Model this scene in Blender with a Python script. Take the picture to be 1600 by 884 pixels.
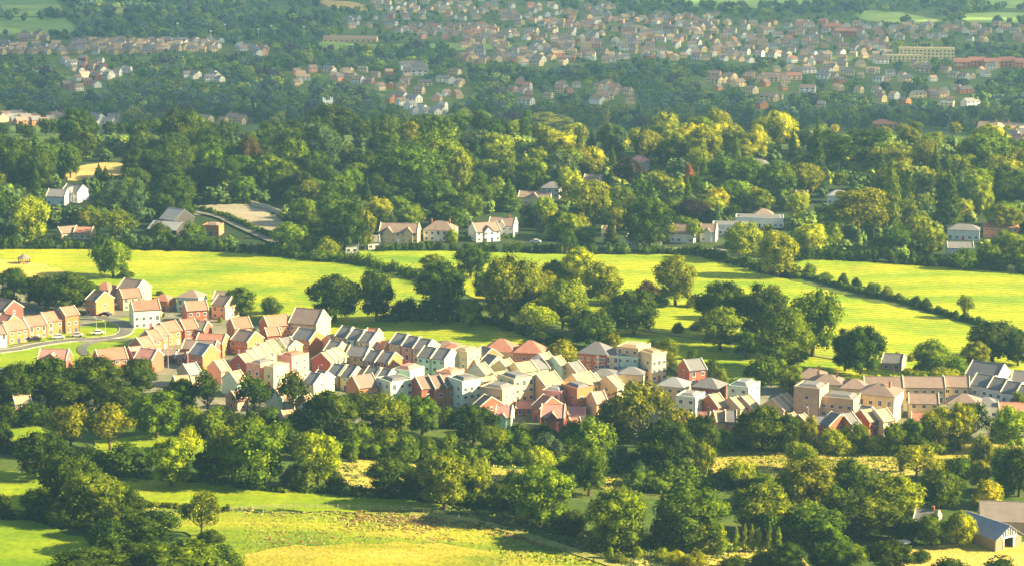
import bpy, math, random
import numpy as np
from mathutils import Vector, Matrix
from mathutils.geometry import delaunay_2d_cdt
random.seed(7); rng = np.random.default_rng(7)
for o in list(bpy.data.objects): bpy.data.objects.remove(o)
S = bpy.context.scene
COL = S.collection
# ------------------------------------------------------------------ camera
HC = 185.0; FPX = 3630.0; PITCH = math.radians(10.87)
cam = bpy.data.cameras.new('camera'); co = bpy.data.objects.new('camera', cam); COL.objects.link(co)
co.location = (0, 0, HC); co.rotation_euler = (math.pi/2 - PITCH, 0, 0)
cam.sensor_width = 36; cam.lens = 36*FPX/1600; cam.clip_start = 1; cam.clip_end = 40000
S.camera = co
# ------------------------------------------------------------------ sky, sun, exposure
SUN_EL, SUN_AZ = math.radians(26), math.radians(-7)     # azimuth measured from +x (right) towards +y (away)
sd = Vector((math.cos(SUN_EL)*math.cos(SUN_AZ), math.cos(SUN_EL)*math.sin(SUN_AZ), math.sin(SUN_EL)))
W = bpy.data.worlds.new("World"); S.world = W; W.use_nodes = True
nt = W.node_tree; bg = nt.nodes['Background']; sky = nt.nodes.new('ShaderNodeTexSky')
sky.sky_type = 'NISHITA'; sky.sun_disc = False; sky.sun_elevation = SUN_EL
sky.sun_rotation = math.pi/2 - SUN_AZ; sky.air_density = 1.0; sky.dust_density = 0.6; sky.ozone_density = 2.5
nt.links.new(sky.outputs[0], bg.inputs[0]); bg.inputs[1].default_value = 0.055
sl = bpy.data.lights.new('sun', 'SUN'); so = bpy.data.objects.new('sun', sl); COL.objects.link(so)
sl.energy = 5.0; sl.angle = math.radians(0.5); sl.color = (1.0, 0.85, 0.50)
so.rotation_euler = sd.to_track_quat('Z', 'Y').to_euler(); so.location = (300, 0, 400)
S.view_settings.view_transform = 'Standard'; S.view_settings.look = 'None'
S.view_settings.exposure = 2.05; S.view_settings.gamma = 1.0
S.render.engine = 'CYCLES'
S.cycles.max_bounces = 5; S.cycles.transparent_max_bounces = 8; S.cycles.volume_bounces = 1

# ------------------------------------------------------------------ terrain function and pixel -> place
def sst(a, b, v):
    t = min(1, max(0, (v-a)/(b-a))); return t*t*(3-2*t)
def g(x, y):
    z = 1.6*math.sin(x/95+.7)*math.sin(y/120+.4) + .8*math.sin(x/41+y/67)
    z *= sst(330, 480, y)*(1-.6*sst(1800, 2600, y)*0)
    z += 9*math.exp(-((y-1310)/140)**2)
    z -= 95*sst(1400, 1850, y)
    z += 4*math.sin(x/260+2)*math.sin(y/340)*sst(1700, 2000, y)
    z += 172*(1-sst(-50, 350, y))
    return z
cp, sp = math.cos(PITCH), math.sin(PITCH)
def ray(px, py):
    cx, cy = (px-800)/FPX, (442-py)/FPX
    return (cx, cp+cy*sp, -sp+cy*cp)
def P(px, py, h=0.0):
    d = ray(px, py)
    def F(t): return HC+d[2]*t - g(d[0]*t, d[1]*t) - h
    t = 380.0
    while F(t) > 0 and t < 9000: t += 12 if t < 1900 else 30
    lo, hi = t-(12 if t < 1900 else 31), t
    for _ in range(18):
        m = (lo+hi)/2
        if F(m) > 0: lo = m
        else: hi = m
    return Vector((d[0]*hi, d[1]*hi, g(d[0]*hi, d[1]*hi)))
def Q(x, y, z):                       # place -> pixel, only used to decide where random trees may stand
    dz = z-HC; fwd = y*cp - dz*sp; up = y*sp + dz*cp
    return 800+FPX*x/fwd, 442-FPX*up/fwd
def pxm(p): return FPX/(p.y*cp-(p.z-HC)*sp)      # pixels per metre there

# ------------------------------------------------------------------ materials
def mat(name, rough=.85):
    m = bpy.data.materials.new(name); m.use_nodes = True
    b = m.node_tree.nodes['Principled BSDF']; b.inputs['Roughness'].default_value = rough
    b.inputs['Specular IOR Level'].default_value = .25
    return m, m.node_tree, b
def N(t, k, **kw):
    n = t.nodes.new(k)
    for a, v in kw.items(): setattr(n, a, v)
    return n
def ramp(t, stops):
    r = t.nodes.new('ShaderNodeValToRGB'); e = r.color_ramp.elements
    while len(e) < len(stops): e.new(.5)
    for i, (p, c) in enumerate(stops):
        e[i].position = p; e[i].color = (*c, 1) if len(c) == 3 else c
    return r
def noise(t, scale, detail=4, vec=None, rough=.6):
    n = t.nodes.new('ShaderNodeTexNoise'); n.inputs['Scale'].default_value = scale
    n.inputs['Detail'].default_value = detail; n.inputs['Roughness'].default_value = rough
    if vec: t.links.new(vec, n.inputs['Vector'])
    return n
def mixc(t, fac, a, b, mode='MIX'):
    m = t.nodes.new('ShaderNodeMix'); m.data_type = 'RGBA'; m.blend_type = mode
    for i, v in ((0, fac), (6, a), (7, b)):
        if hasattr(v, 'links'): t.links.new(v, m.inputs[i])
        elif isinstance(v, (int, float)): m.inputs[i].default_value = v
        else: m.inputs[i].default_value = (*v, 1)
    return m.outputs[2]
def mapped(t, scale, rot=0):
    tc = N(t, 'ShaderNodeTexCoord'); mp = N(t, 'ShaderNodeMapping')
    mp.inputs['Scale'].default_value = scale; mp.inputs['Rotation'].default_value = (0, 0, rot)
    t.links.new(tc.outputs['Object'], mp.inputs[0]); return mp.outputs[0]
def grass(name, a, b, c, rot=0.0, stretch=(.008, .06, 1), fine=.5, bump=.5, mow=0.0):
    m, t, bs = mat(name, .95)
    bs.inputs['Specular IOR Level'].default_value = .1
    n1 = noise(t, 1.0, 6, mapped(t, stretch, rot), .68)
    r1 = ramp(t, [(.30, a), (.5, b), (.72, c)])
    t.links.new(n1.outputs[0], r1.inputs[0])
    n2 = noise(t, .035, 5, mapped(t, (1, 1, 1)), .6)
    r2 = ramp(t, [(.35, (.72, .82, .72)), (.65, (1.15, 1.08, 1.0))]); t.links.new(n2.outputs[0], r2.inputs[0])
    c1 = mixc(t, .8, r1.outputs[0], r2.outputs[0], 'MULTIPLY')
    n3 = noise(t, fine, 4, mapped(t, (1, 1, 1)), .7)
    r3 = ramp(t, [(.3, (.62, .62, .6)), (.7, (1.3, 1.3, 1.25))]); t.links.new(n3.outputs[0], r3.inputs[0])
    c2 = mixc(t, .7, c1, r3.outputs[0], 'MULTIPLY')
    if mow:
        w = N(t, 'ShaderNodeTexWave'); w.inputs['Scale'].default_value = mow; w.inputs['Distortion'].default_value = 2.5
        w.inputs['Detail'].default_value = 3; w.inputs['Detail Scale'].default_value = .25
        w.bands_direction = 'Y'
        t.links.new(mapped(t, (1, 1, 1), rot), w.inputs['Vector'])
        r4 = ramp(t, [(.2, (.62, .74, .7)), (.7, (1.12, 1.06, 1.0))]); t.links.new(w.outputs['Fac'], r4.inputs[0])
        c2 = mixc(t, .75, c2, r4.outputs[0], 'MULTIPLY')
    t.links.new(c2, bs.inputs['Base Color'])
    bp = N(t, 'ShaderNodeBump'); bp.inputs['Strength'].default_value = bump; bp.inputs['Distance'].default_value = .5
    t.links.new(n3.outputs[0], bp.inputs['Height']); t.links.new(bp.outputs[0], bs.inputs['Normal'])
    return m
M = {}
M['rough'] = grass('rough_pasture', (.035, .07, .012), (.07, .11, .018), (.14, .14, .03), .1, (.02, .03, 1))
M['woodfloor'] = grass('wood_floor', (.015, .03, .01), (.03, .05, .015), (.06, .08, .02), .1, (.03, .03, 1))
M['hay'] = grass('mown_meadow', (.13, .25, .008), (.28, .32, .010), (.44, .38, .018), -.05, (.005, .05, 1), mow=.09)
M['lush'] = grass('lush_meadow', (.10, .20, .006), (.22, .28, .007), (.36, .34, .010), -.1, (.008, .05, 1))
M['right'] = grass('right_meadow', (.14, .26, .008), (.29, .33, .010), (.45, .39, .018), .30, (.005, .05, 1), mow=.08)
M['dry'] = grass('dry_grass', (.24, .24, .03), (.47, .37, .06), (.64, .47, .13), .05, (.012, .07, 1), fine=.8, bump=.9)
M['mead'] = grass('yellowing_meadow', (.06, .14, .010), (.23, .27, .012), (.48, .35, .045), .04, (.008, .085, 1), fine=.7, bump=.8)
M['gold'] = grass('golden_grass', (.10, .17, .012), (.31, .28, .02), (.56, .36, .06), .05, (.008, .08, 1), fine=.8, bump=.9)
M['rust'] = grass('russet_scrub', (.10, .09, .02), (.19, .13, .03), (.28, .22, .05), .1, (.05, .12, 1), bump=1)
M['straw'] = grass('straw_field', (.38, .25, .08), (.46, .31, .11), (.54, .38, .15), .1)
M['farfield'] = grass('far_field', (.14, .22, .05), (.20, .29, .07), (.28, .33, .10), .1)
M['sand'] = grass('yard_gravel', (.22, .19, .14), (.28, .24, .18), (.34, .29, .22), .1)
M['estate'] = grass('estate_paving', (.10, .14, .04), (.20, .18, .13), (.26, .24, .19), .4, (.05, .06, 1))
M['asphalt'] = grass('asphalt', (.11, .10, .09), (.15, .14, .125), (.19, .175, .15), .3, (.1, .1, 1), bump=.1)
M['kerb'] = grass('kerb_stone', (.33, .31, .28), (.38, .36, .32), (.42, .4, .36), 0, (.3, .3, 1), bump=.1)
M['track'] = grass('trodden_track', (.14, .18, .03), (.26, .26, .06), (.38, .33, .11), .1, (.05, .1, 1))

def leafmat():
    m, t, bs = mat('foliage', .7)
    oi = N(t, 'ShaderNodeObjectInfo'); ge = N(t, 'ShaderNodeNewGeometry')
    rr = ramp(t, [(0, (.35, .42, .4)), (.5, (.95, .95, .9)), (1, (1.9, 1.65, 1.1))])
    t.links.new(ge.outputs['Random Per Island'], rr.inputs[0])
    c = mixc(t, .9, oi.outputs['Color'], rr.outputs[0], 'MULTIPLY')
    tc = N(t, 'ShaderNodeTexCoord')
    n = noise(t, 4.5, 3, tc.outputs['Object'])
    rn = ramp(t, [(.35, (.45, .5, .42)), (.65, (1.5, 1.32, .9))]); t.links.new(n.outputs[0], rn.inputs[0])
    c = mixc(t, .85, c, rn.outputs[0], 'MULTIPLY')
    t.links.new(c, bs.inputs['Base Color']); bs.inputs['Specular IOR Level'].default_value = 0
    tr = N(t, 'ShaderNodeBsdfTranslucent'); t.links.new(mixc(t, 1, c, (1.3, 1.4, .5), 'MULTIPLY'), tr.inputs[0])
    mx = N(t, 'ShaderNodeMixShader'); mx.inputs[0].default_value = .32
    t.links.new(bs.outputs[0], mx.inputs[1]); t.links.new(tr.outputs[0], mx.inputs[2])
    t.links.new(mx.outputs[0], t.nodes['Material Output'].inputs[0])
    return m
M['leaf'] = leafmat()
def leafattr():
    m, t, bs = mat('distant_foliage', .8)
    at = N(t, 'ShaderNodeAttribute', attribute_name='tint'); ge = N(t, 'ShaderNodeNewGeometry')
    rr = ramp(t, [(0, (.5, .55, .6)), (.5, (.95, .95, .95)), (1, (1.5, 1.4, 1.2))])
    t.links.new(ge.outputs['Random Per Island'], rr.inputs[0])
    t.links.new(mixc(t, .9, at.outputs['Color'], rr.outputs[0], 'MULTIPLY'), bs.inputs['Base Color'])
    return m
M['leafattr'] = leafattr()
def objcol(name, rough, sc, lo, hi, bump=0, brick=False, rows=0):
    m, t, bs = mat(name, rough)
    oi = N(t, 'ShaderNodeObjectInfo'); tc = N(t, 'ShaderNodeTexCoord')
    n = noise(t, sc, 4, tc.outputs['Object'])
    r = ramp(t, [(.3, (lo,)*3), (.7, (hi,)*3)]); t.links.new(n.outputs[0], r.inputs[0])
    c = mixc(t, 1, oi.outputs['Color'], r.outputs[0], 'MULTIPLY')
    n2 = noise(t, .5, 3, tc.outputs['Object'])
    r2 = ramp(t, [(.35, (.82, .84, .86)), (.6, (1.05, 1.02, 1))]); t.links.new(n2.outputs[0], r2.inputs[0])
    c = mixc(t, .8, c, r2.outputs[0], 'MULTIPLY')
    if rows:
        w = N(t, 'ShaderNodeTexWave'); w.bands_direction = 'Z'; w.inputs['Scale'].default_value = rows
        w.inputs['Distortion'].default_value = 1.0
        t.links.new(tc.outputs['Object'], w.inputs['Vector'])
        r3 = ramp(t, [(.1, (.78,)*3), (.5, (1.05,)*3)]); t.links.new(w.outputs['Fac'], r3.inputs[0])
        c = mixc(t, .6, c, r3.outputs[0], 'MULTIPLY')
    t.links.new(c, bs.inputs['Base Color'])
    return m
M['brick'] = objcol('brickwork', .9, 6, .72, 1.25, rows=3)
M['render'] = objcol('painted_render', .8, 1.2, .92, 1.06)
M['tiles'] = objcol('roof_tiles', .8, 5, .75, 1.2, rows=1.6)
M['paint'] = objcol('painted_timber', .6, 2, .95, 1.03)
M['carpaint'] = objcol('car_paint', .25, 2, .98, 1.02)
M['bark'] = grass('bark', (.05, .035, .02), (.10, .07, .045), (.17, .13, .09), 0, (2, 2, 2))
m, t, b = mat('window_glass', .08); b.inputs['Base Color'].default_value = (.03, .04, .05, 1); b.inputs['Specular IOR Level'].default_value = .8; M['glass'] = m
m, t, b = mat('tyre_rubber', .8); b.inputs['Base Color'].default_value = (.02, .02, .02, 1); M['rubber'] = m
m, t, b = mat('galvanised_metal', .45); b.inputs['Base Color'].default_value = (.5, .5, .5, 1); b.inputs['Metallic'].default_value = .4; M['metal'] = m

# ------------------------------------------------------------------ object helpers
def link(name, me, parent=None, m=None, color=None):
    o = bpy.data.objects.new(name, me); COL.objects.link(o)
    if parent: o.parent = parent
    if m and not me.materials: me.materials.append(m)
    if color: o.color = (*color, 1)
    return o
def tag(o, label=None, cat=None, group=None, kind=None):
    for k, v in (('label', label), ('category', cat), ('group', group), ('kind', kind)):
        if v: o[k] = v
    return o
def empty(name, loc, rz=0, sc=(1, 1, 1)):
    o = bpy.data.objects.new(name, None); COL.objects.link(o)
    o.location = loc; o.rotation_euler = (0, 0, rz); o.scale = sc; o.empty_display_size = 1
    return o
def pyd(name, v, f, m=None, smooth=False):
    me = bpy.data.meshes.new(name); me.from_pydata(v, [], f)
    if m: me.materials.append(m)
    if smooth: me.polygons.foreach_set('use_smooth', [True]*len(me.polygons))
    me.update(); return me
class MB:
    def __init__(s): s.v = []; s.f = []
    def box(s, x0, x1, y0, y1, z0, z1):
        b = len(s.v); s.v += [(x, y, z) for z in (z0, z1) for x, y in ((x0, y0), (x1, y0), (x1, y1), (x0, y1))]
        s.f += [tuple(b+i for i in q) for q in ((0, 3, 2, 1), (4, 5, 6, 7), (0, 1, 5, 4), (1, 2, 6, 5), (2, 3, 7, 6), (3, 0, 4, 7))]
        return s
    def poly(s, pts, faces):
        b = len(s.v); s.v += [tuple(p) for p in pts]; s.f += [tuple(b+i for i in q) for q in faces]; return s
    def slab(s, pts, th):              # closed slab under a planar polygon
        n = len(pts); b = len(s.v); s.v += [tuple(p) for p in pts] + [(p[0], p[1], p[2]-th) for p in pts]
        s.f += [tuple(range(b, b+n)), tuple(range(b+2*n-1, b+n-1, -1))]
        s.f += [(b+i, b+n+i, b+n+(i+1) % n, b+(i+1) % n) for i in range(n)]; return s
    def tube(s, pts, rad, n=6):
        b = len(s.v)
        for i, (p, r) in enumerate(zip(pts, rad)):
            p = Vector(p); q = Vector(pts[min(i+1, len(pts)-1)]); a = Vector(pts[max(i-1, 0)])
            d = (q-a).normalized() if (q-a).length > 0 else Vector((0, 0, 1))
            u = d.orthogonal().normalized(); w = d.cross(u)
            s.v += [tuple(p+(u*math.cos(k*2*math.pi/n)+w*math.sin(k*2*math.pi/n))*r) for k in range(n)]
        for i in range(len(pts)-1):
            for k in range(n): s.f.append((b+i*n+k, b+i*n+(k+1) % n, b+(i+1)*n+(k+1) % n, b+(i+1)*n+k))
        s.f.append(tuple(b+k for k in range(n-1, -1, -1))); s.f.append(tuple(b+(len(pts)-1)*n+k for k in range(n)))
        return s
    def mesh(s, name, m=None): return pyd(name, s.v, s.f, m)

# landmark based labels -------------------------------------------------------
PEND = []
def want(o, phrase, cat, px, py, kind='tree', group=None):
    o['category'] = cat
    if group: o['group'] = group
    PEND.append((o, phrase, px, py, kind))
LM_TREE = [(38,405,'the gazebo'),(177,420,'the lone field tree'),(170,525,'the curved estate road'),(100,300,'the white house in the wood'),
 (265,340,'the grey farm barns'),(370,340,'the gravel yard'),(145,268,'the straw coloured clearing'),(625,360,'the gabled twin houses'),(775,355,'the white gabled houses'),
 (850,290,'the white hillside houses'),(999,255,'the pink roofed villa'),(995,370,'the white cottage'),(1070,365,'the lane with parked cars'),(1180,345,'the modern white house'),
 (1310,300,'the pale wood roofs'),(1505,360,'the white hipped villa'),(1565,350,'the brick house in the wood'),(560,440,'the left hay field'),(720,460,'the field oaks'),
 (860,450,'the central field trees'),(1050,440,'the mid field oak'),(1130,500,'the park oaks'),(1270,500,'the oak clump'),(1400,470,'the sloping hedge'),
 (1455,560,'the field barn'),(1540,540,'the white gabled terrace'),(1080,575,'the lone red house'),(480,510,'the scaffolded house'),(650,540,'the mint terrace'),
 (60,640,'the lower left estate edge'),(250,600,'the lower estate houses'),(400,620,'the mint gabled house'),(570,620,'the big orange house'),(700,640,'the orange terrace'),
 (790,650,'the small mint house'),(865,650,'the red gabled house'),(1000,620,'the tall ash'),(1100,660,'the pink roofed row'),(1270,630,'the tan tower block'),
 (1380,620,'the large white building'),(1490,700,'the black shed'),(1520,640,'the white hipped house'),(30,675,'the small left field'),(100,760,'the bright strip field'),
 (265,730,'the lone sunlit oak'),(50,840,'the corner field'),(330,850,'the field path'),(450,730,'the dark field corner'),(570,750,'the dry gap'),(695,760,'the big fence oak'),
 (600,800,'the wooden fence'),(850,790,'the dry meadow edge'),(950,750,'the straw strip'),(1000,860,'the diagonal track'),(1100,820,'the hedge saplings'),(1180,730,'the straw meadow'),
 (1300,760,'the scrubby meadow'),(1400,780,'the tangled copse'),(1450,800,'the chimney cottage'),(1560,820,'the open gabled barn'),(1500,870,'the barn lawn'),
 (300,200,'the dark wood top'),(500,190,'the church tower'),(700,200,'the conifer wood crest'),(870,200,'the bright crest trees'),(945,195,'the crest poplar'),(1100,210,'the golden crest'),
 (1275,230,'the giant dark conifer'),(1400,240,'the pine crest'),(1520,240,'the right crest trees'),(450,270,'the shady wood centre'),(600,270,'the billowing wood edge'),(740,260,'the grey green beeches'),
 (1075,280,'the rust coloured tree'),(1200,290,'the lawn edge wood'),(1340,340,'the bare stemmed pines'),(200,230,'the dark left wood'),(40,240,'the far left wood')]
LM_HOUSE = [(10,485,'the left edge'),(55,505,'the parked car row'),(170,515,'the curved estate road'),(175,450,'the dark roadside oak'),(240,455,'the hay field corner'),(320,460,'the hedge by the hay field'),
 (85,560,'the lower green'),(240,520,'the stepped orange terrace'),(330,525,'the garage court'),(250,560,'the lower tree belt'),(395,500,'the upper garden trees'),(484,500,'the scaffolded house'),(460,560,'the pink flat block'),
 (400,545,'the cream stepped roofs'),(360,590,'the lower mint gable'),(560,520,'the triple grey roofed terrace'),(515,550,'the red ended terrace'),(600,555,'the dark red pair'),(655,530,'the salmon fronted house'),
 (690,555,'the mint terrace'),(565,600,'the big orange house'),(620,595,'the pale green block'),(680,600,'the skylight terrace'),(728,600,'the yellow green block'),(730,550,'the tan balcony block'),(800,535,'the pyramid roofs'),
 (765,570,'the mint gable'),(820,600,'the cream towers'),(790,640,'the small mint house'),(860,565,'the white tall gables'),(868,640,'the red gabled house'),(905,610,'the yellow and orange block'),
 (935,550,'the dark hip roof'),(1010,550,'the balcony block'),(950,590,'the shallow hip roofs'),(935,640,'the olive house'),(1080,575,'the lone red house'),(1080,610,'the pale block by the ash'),(1165,610,'the mint hipped block'),
 (1115,630,'the red gable'),(1090,650,'the pink roofed row'),(1220,630,'the tan stepped gables'),(1270,620,'the tan tower block'),(1310,590,'the orange chimneys'),(1390,620,'the large white building'),
 (1330,650,'the lower red gable'),(1430,595,'the long brown roof'),(1545,580,'the white gabled terrace'),(1500,630,'the white hipped house'),(1580,640,'the right edge'),
 (105,300,'the left wood'),(265,340,'the farm yard'),(340,360,'the farm lane'),(625,360,'the wood hedge'),(690,360,'the hedge garden'),(775,355,'the yellow field end'),(850,290,'the hillside garden'),
 (999,255,'the purple tree'),(1180,250,'the upper right wood'),(995,375,'the dark garden oak'),(1085,360,'the lane with cars'),(1180,345,'the round lane trees'),(1310,300,'the pine trees'),(1505,360,'the conifer grove'),(1565,350,'the right wood'),
 (1400,555,'the far meadow'),(1450,800,'the copse'),(1560,810,'the barn lawn')]
LM_FAR = [(40,15,'the top left field'),(60,42,'the lower left field'),(30,75,'the left end of the far row'),(110,80,'the far brick row'),(190,78,'the middle of the far row'),(270,75,'the far row end'),(340,60,'the floodlights'),
 (400,80,'the small field house'),(130,120,'the far dark gabled hall'),(190,120,'the white twin gables'),(310,125,'the hidden white cottages'),(50,150,'the dark left trees'),(50,190,'the terrace behind the left wood'),(200,170,'the blue green grove'),(330,180,'the grove behind the dark oak'),
 (430,120,'the purple beeches'),(512,155,'the church tower'),(550,60,'the school building'),(540,12,'the top straw field'),(600,110,'the light green garden tree'),(645,118,'the large white gabled house'),(640,50,'the white villa row'),(700,20,'the top centre houses'),
 (740,55,'the white terrace row'),(700,150,'the small pink houses'),(780,90,'the grey roofed close'),(760,170,'the conifer crest'),(820,20,'the red roofed top street'),(870,40,'the white hillside street'),(840,75,'the brick terrace'),(900,80,'the grey roofed streets'),(900,150,'the pink chimney house'),
 (945,165,'the crest poplar'),(960,50,'the long pale terrace'),(1030,60,'the white close'),(1050,90,'the pink roofed terraces'),(1060,130,'the dark grove'),(1120,40,'the upper grey roofs'),(1160,70,'the round dark town tree'),(1200,10,'the top right field'),(1200,60,'the bungalows'),(1160,125,'the orange gabled row'),(1200,160,'the valley grove'),
 (1280,50,'the far red villa'),(1260,85,'the crowded white roofs'),(1320,60,'the red gabled school'),(1350,100,'the tree row'),(1320,130,'the lower gables'),(1380,190,'the red hipped pavilion'),(1400,30,'the small right field'),(1440,80,'the yellow office block'),(1460,120,'the trees under the offices'),(1450,160,'the cream gable'),
 (1540,95,'the far red ranges'),(1560,40,'the upper right grove'),(1550,130,'the right villas'),(1530,170,'the deep right grove'),(1580,220,'the right hamlet')]
ORD = ['first','second','third','fourth','fifth','sixth','seventh','eighth','ninth','tenth','eleventh','twelfth','thirteenth','fourteenth','fifteenth','sixteenth','seventeenth','eighteenth','nineteenth','twentieth']
def finish_labels():
    G = {}
    for o, ph, px, py, kind in PEND:
        L = {'tree': LM_TREE, 'house': LM_HOUSE, 'far': LM_FAR}[kind]
        lx, ly, ln = min(L, key=lambda l: (l[0]-px)**2+((l[1]-py)*1.6)**2)
        dx, dy = px-lx, py-ly
        if abs(dx) < 12 and abs(dy) < 8: d = 'beside'
        elif abs(dx) > abs(dy)*1.3: d = 'left of' if dx < 0 else 'right of'
        else: d = 'behind' if dy < 0 else 'in front of'
        if ln.endswith('edge') and kind == 'house' and len(ln) < 15: d = 'by'
        G.setdefault((ph, d, ln), []).append((px, py, o))
    for (ph, d, ln), L in G.items():
        L.sort(key=lambda q: q[0])
        for i, (px, py, o) in enumerate(L):
            s = f'{ph} {d} {ln}'
            if len(L) > 1:
                if i < 20: s += ', ' + ('leftmost there' if i == 0 else 'rightmost there' if i == len(L)-1 else ORD[i]+' from left')
            o['label'] = ' '.join(s.split()[:16])

# ------------------------------------------------------------------ ground
def ground():
    ys = []; y = -250.0
    while y < 14000: ys.append(y); y += 9 if y < 1500 else 9*(y/1500)**2.2
    nc = 180; v = []; f = []
    for y in ys:
        hw = 420+.55*max(0, y)
        for i in range(nc+1):
            x = (i/nc*2-1)*hw; v.append((x, y, g(x, y)))
    for j in range(len(ys)-1):
        for i in range(nc):
            a = j*(nc+1)+i; f.append((a, a+1, a+nc+2, a+nc+1))
    return tag(link('ground', pyd('ground', v, f, M['rough'], True)), 'rough green ground under the whole valley', kind='structure')
ground()
def smooth_poly(pts, k=4, closed=True):
    n = len(pts); out = []
    for i in range(n if closed else n-1):
        p0, p1, p2, p3 = (pts[(i+j) % n] if closed else pts[min(n-1, max(0, i+j))] for j in (-1, 0, 1, 2))
        for s in range(k):
            t = s/k
            out.append(tuple(.5*((2*p1[c])+(-p0[c]+p2[c])*t+(2*p0[c]-5*p1[c]+4*p2[c]-p3[c])*t*t+(-p0[c]+3*p1[c]-3*p2[c]+p3[c])*t**3) for c in (0, 1)))
    if not closed: out.append(tuple(pts[-1]))
    return out
def sheet(name, pix, m, label, lift=.12, step=9, kind='structure'):
    w = smooth_poly([tuple(P(x, y)[:2]) for x, y in pix], 4)
    ww = []
    for i in range(len(w)):
        a, b = w[i], w[(i+1) % len(w)]; k = max(1, min(12, int(math.dist(a, b)/(step*.35))))
        for q in range(k):
            t_ = q/k; x, y = a[0]+(b[0]-a[0])*t_, a[1]+(b[1]-a[1])*t_; ww.append((x+step*.13*math.sin(y*.9+x*.35)+random.uniform(-.05, .05)*step, y+step*.16*math.sin(x*.5-y*.3)+random.uniform(-.06, .06)*step))
    w = ww
    xs = [p[0] for p in w]; ys = [p[1] for p in w]
    def inside(x, y):
        c = False; j = len(w)-1
        for i in range(len(w)):
            if (w[i][1] > y) != (w[j][1] > y) and x < (w[j][0]-w[i][0])*(y-w[i][1])/(w[j][1]-w[i][1])+w[i][0]: c = not c
            j = i
        return c
    pts = [Vector(p) for p in w]; n = len(pts)
    y = min(ys)+step/2
    while y < max(ys):
        x = min(xs)+step/2
        while x < max(xs):
            if inside(x, y): pts.append(Vector((x, y)))
            x += step
        y += step
    vo, eo, fo, *_ = delaunay_2d_cdt(pts, [(i, (i+1) % n) for i in range(n)], [], 1, 1e-4)
    me = pyd(name, [(p.x, p.y, g(p.x, p.y)+lift) for p in vo], [f for f in fo], m, True)
    return tag(link(name, me), label, kind=kind)
def ribbon(name, pix, width, m, label, lift=.2, kerb=0):
    c = smooth_poly([tuple(P(x, y)[:2]) for x, y in pix], 8, False)
    def strip(off, wd, dz, nm, parent=None, th=0):
        v = []; f = []
        for i, p in enumerate(c):
            a, b = c[max(0, i-1)], c[min(len(c)-1, i+1)]
            d = Vector((b[0]-a[0], b[1]-a[1])).normalized(); nrm = Vector((-d.y, d.x))
            ww = off; l = Vector(p)+nrm*(off-wd/2); r = Vector(p)+nrm*(off+wd/2)
            z = max(g(l.x, l.y), g(r.x, r.y))
            v += [(l.x, l.y, z+dz-th), (l.x, l.y, z+dz), (r.x, r.y, z+dz), (r.x, r.y, z+dz-th)]
            if i:
                k = 4*i
                f += [(k-3, k-2, k+2, k+1), (k-4, k-3, k+1, k), (k-2, k-1, k+3, k+2)]
        return pyd(nm, v, f, m if not parent else M['kerb'])
    o = tag(link(name, strip(0, width, lift, name, None, .1)), label, kind='structure')
    if kerb:
        for sgn in (-1, 1):
            k = link('kerb', strip(sgn*(width/2+.15), .3, lift+.12, 'kerb', True, .3), o)
    return o
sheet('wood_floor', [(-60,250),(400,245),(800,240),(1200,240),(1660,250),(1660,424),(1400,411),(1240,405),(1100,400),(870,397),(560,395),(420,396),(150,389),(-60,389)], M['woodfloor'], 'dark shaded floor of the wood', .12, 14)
sheet('hay_field', [(-60,393),(60,390),(150,391),(300,394),(420,398),(520,409),(600,425),(660,448),(670,480),(640,505),(560,510),(470,500),(380,492),(260,470),(130,450),(60,436),(-60,430)], M['hay'], 'sunlit mown hay field on the left', .3)
sheet('central_field', [(560,395),(700,393),(870,398),(1000,399),(1100,401),(1160,420),(1240,440),(1330,466),(1430,486),(1530,515),(1640,545),(1640,590),(1500,590),(1390,588),(1300,565),(1100,530),(950,510),(900,512),(760,470),(620,430)], M['right'], 'bright central field behind the estate', .3)
sheet('upper_right_field', [(1250,407),(1330,409),(1450,417),(1660,434),(1660,545),(1560,512),(1480,490),(1400,462),(1320,443),(1258,428)], M['right'], 'bright yellow field at upper right', .32)
sheet('estate_meadow', [(500,520),(530,503),(600,499),(700,501),(780,510),(850,530),(900,552),(860,565),(760,560),(640,545),(540,535)], M['right'], 'smooth green meadow right behind the terraces', .3)
sheet('park_field', [(930,508),(1000,516),(1100,532),(1200,546),(1320,568),(1400,585),(1390,605),(1260,600),(1150,602),(1080,592),(1030,570),(950,545)], M['right'], 'sunny park slope below the oaks', .34)
sheet('estate_ground', [(-60,445),(60,445),(130,452),(260,478),(380,505),(500,520),(600,545),(760,566),(900,575),(1040,590),(1240,605),(1500,600),(1660,600),(1660,680),(1500,690),(1200,690),(900,680),(700,665),(500,660),(200,650),(-60,640)], M['estate'], 'gardens and paving between the estate houses', .16)
sheet('village_green', [(-60,545),(60,535),(130,528),(200,533),(228,512),(215,500),(170,498),(120,512),(60,528),(-60,540)], M['lush'], 'green verge along the curved estate road', .34)
sheet('lower_green', [(-30,560),(30,548),(90,535),(150,535),(225,535),(190,545),(140,560),(130,580),(80,578),(20,580)], M['lush'], 'lower green between estate houses', .36)
sheet('left_knoll', [(-40,412),(30,408),(80,418),(110,430),(60,440),(-40,440)], M['dry'], 'grassy knoll with the gazebo', .45)
sheet('straw_clearing', [(100,268),(125,260),(188,256),(188,275),(150,283),(108,283)], M['straw'], 'straw coloured clearing in the wood', .5)
sheet('gravel_yard', [(296,326),(345,321),(400,323),(440,346),(440,366),(405,366),(350,342),(300,336)], M['sand'], 'gravel yard beside the barns', .5)
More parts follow.
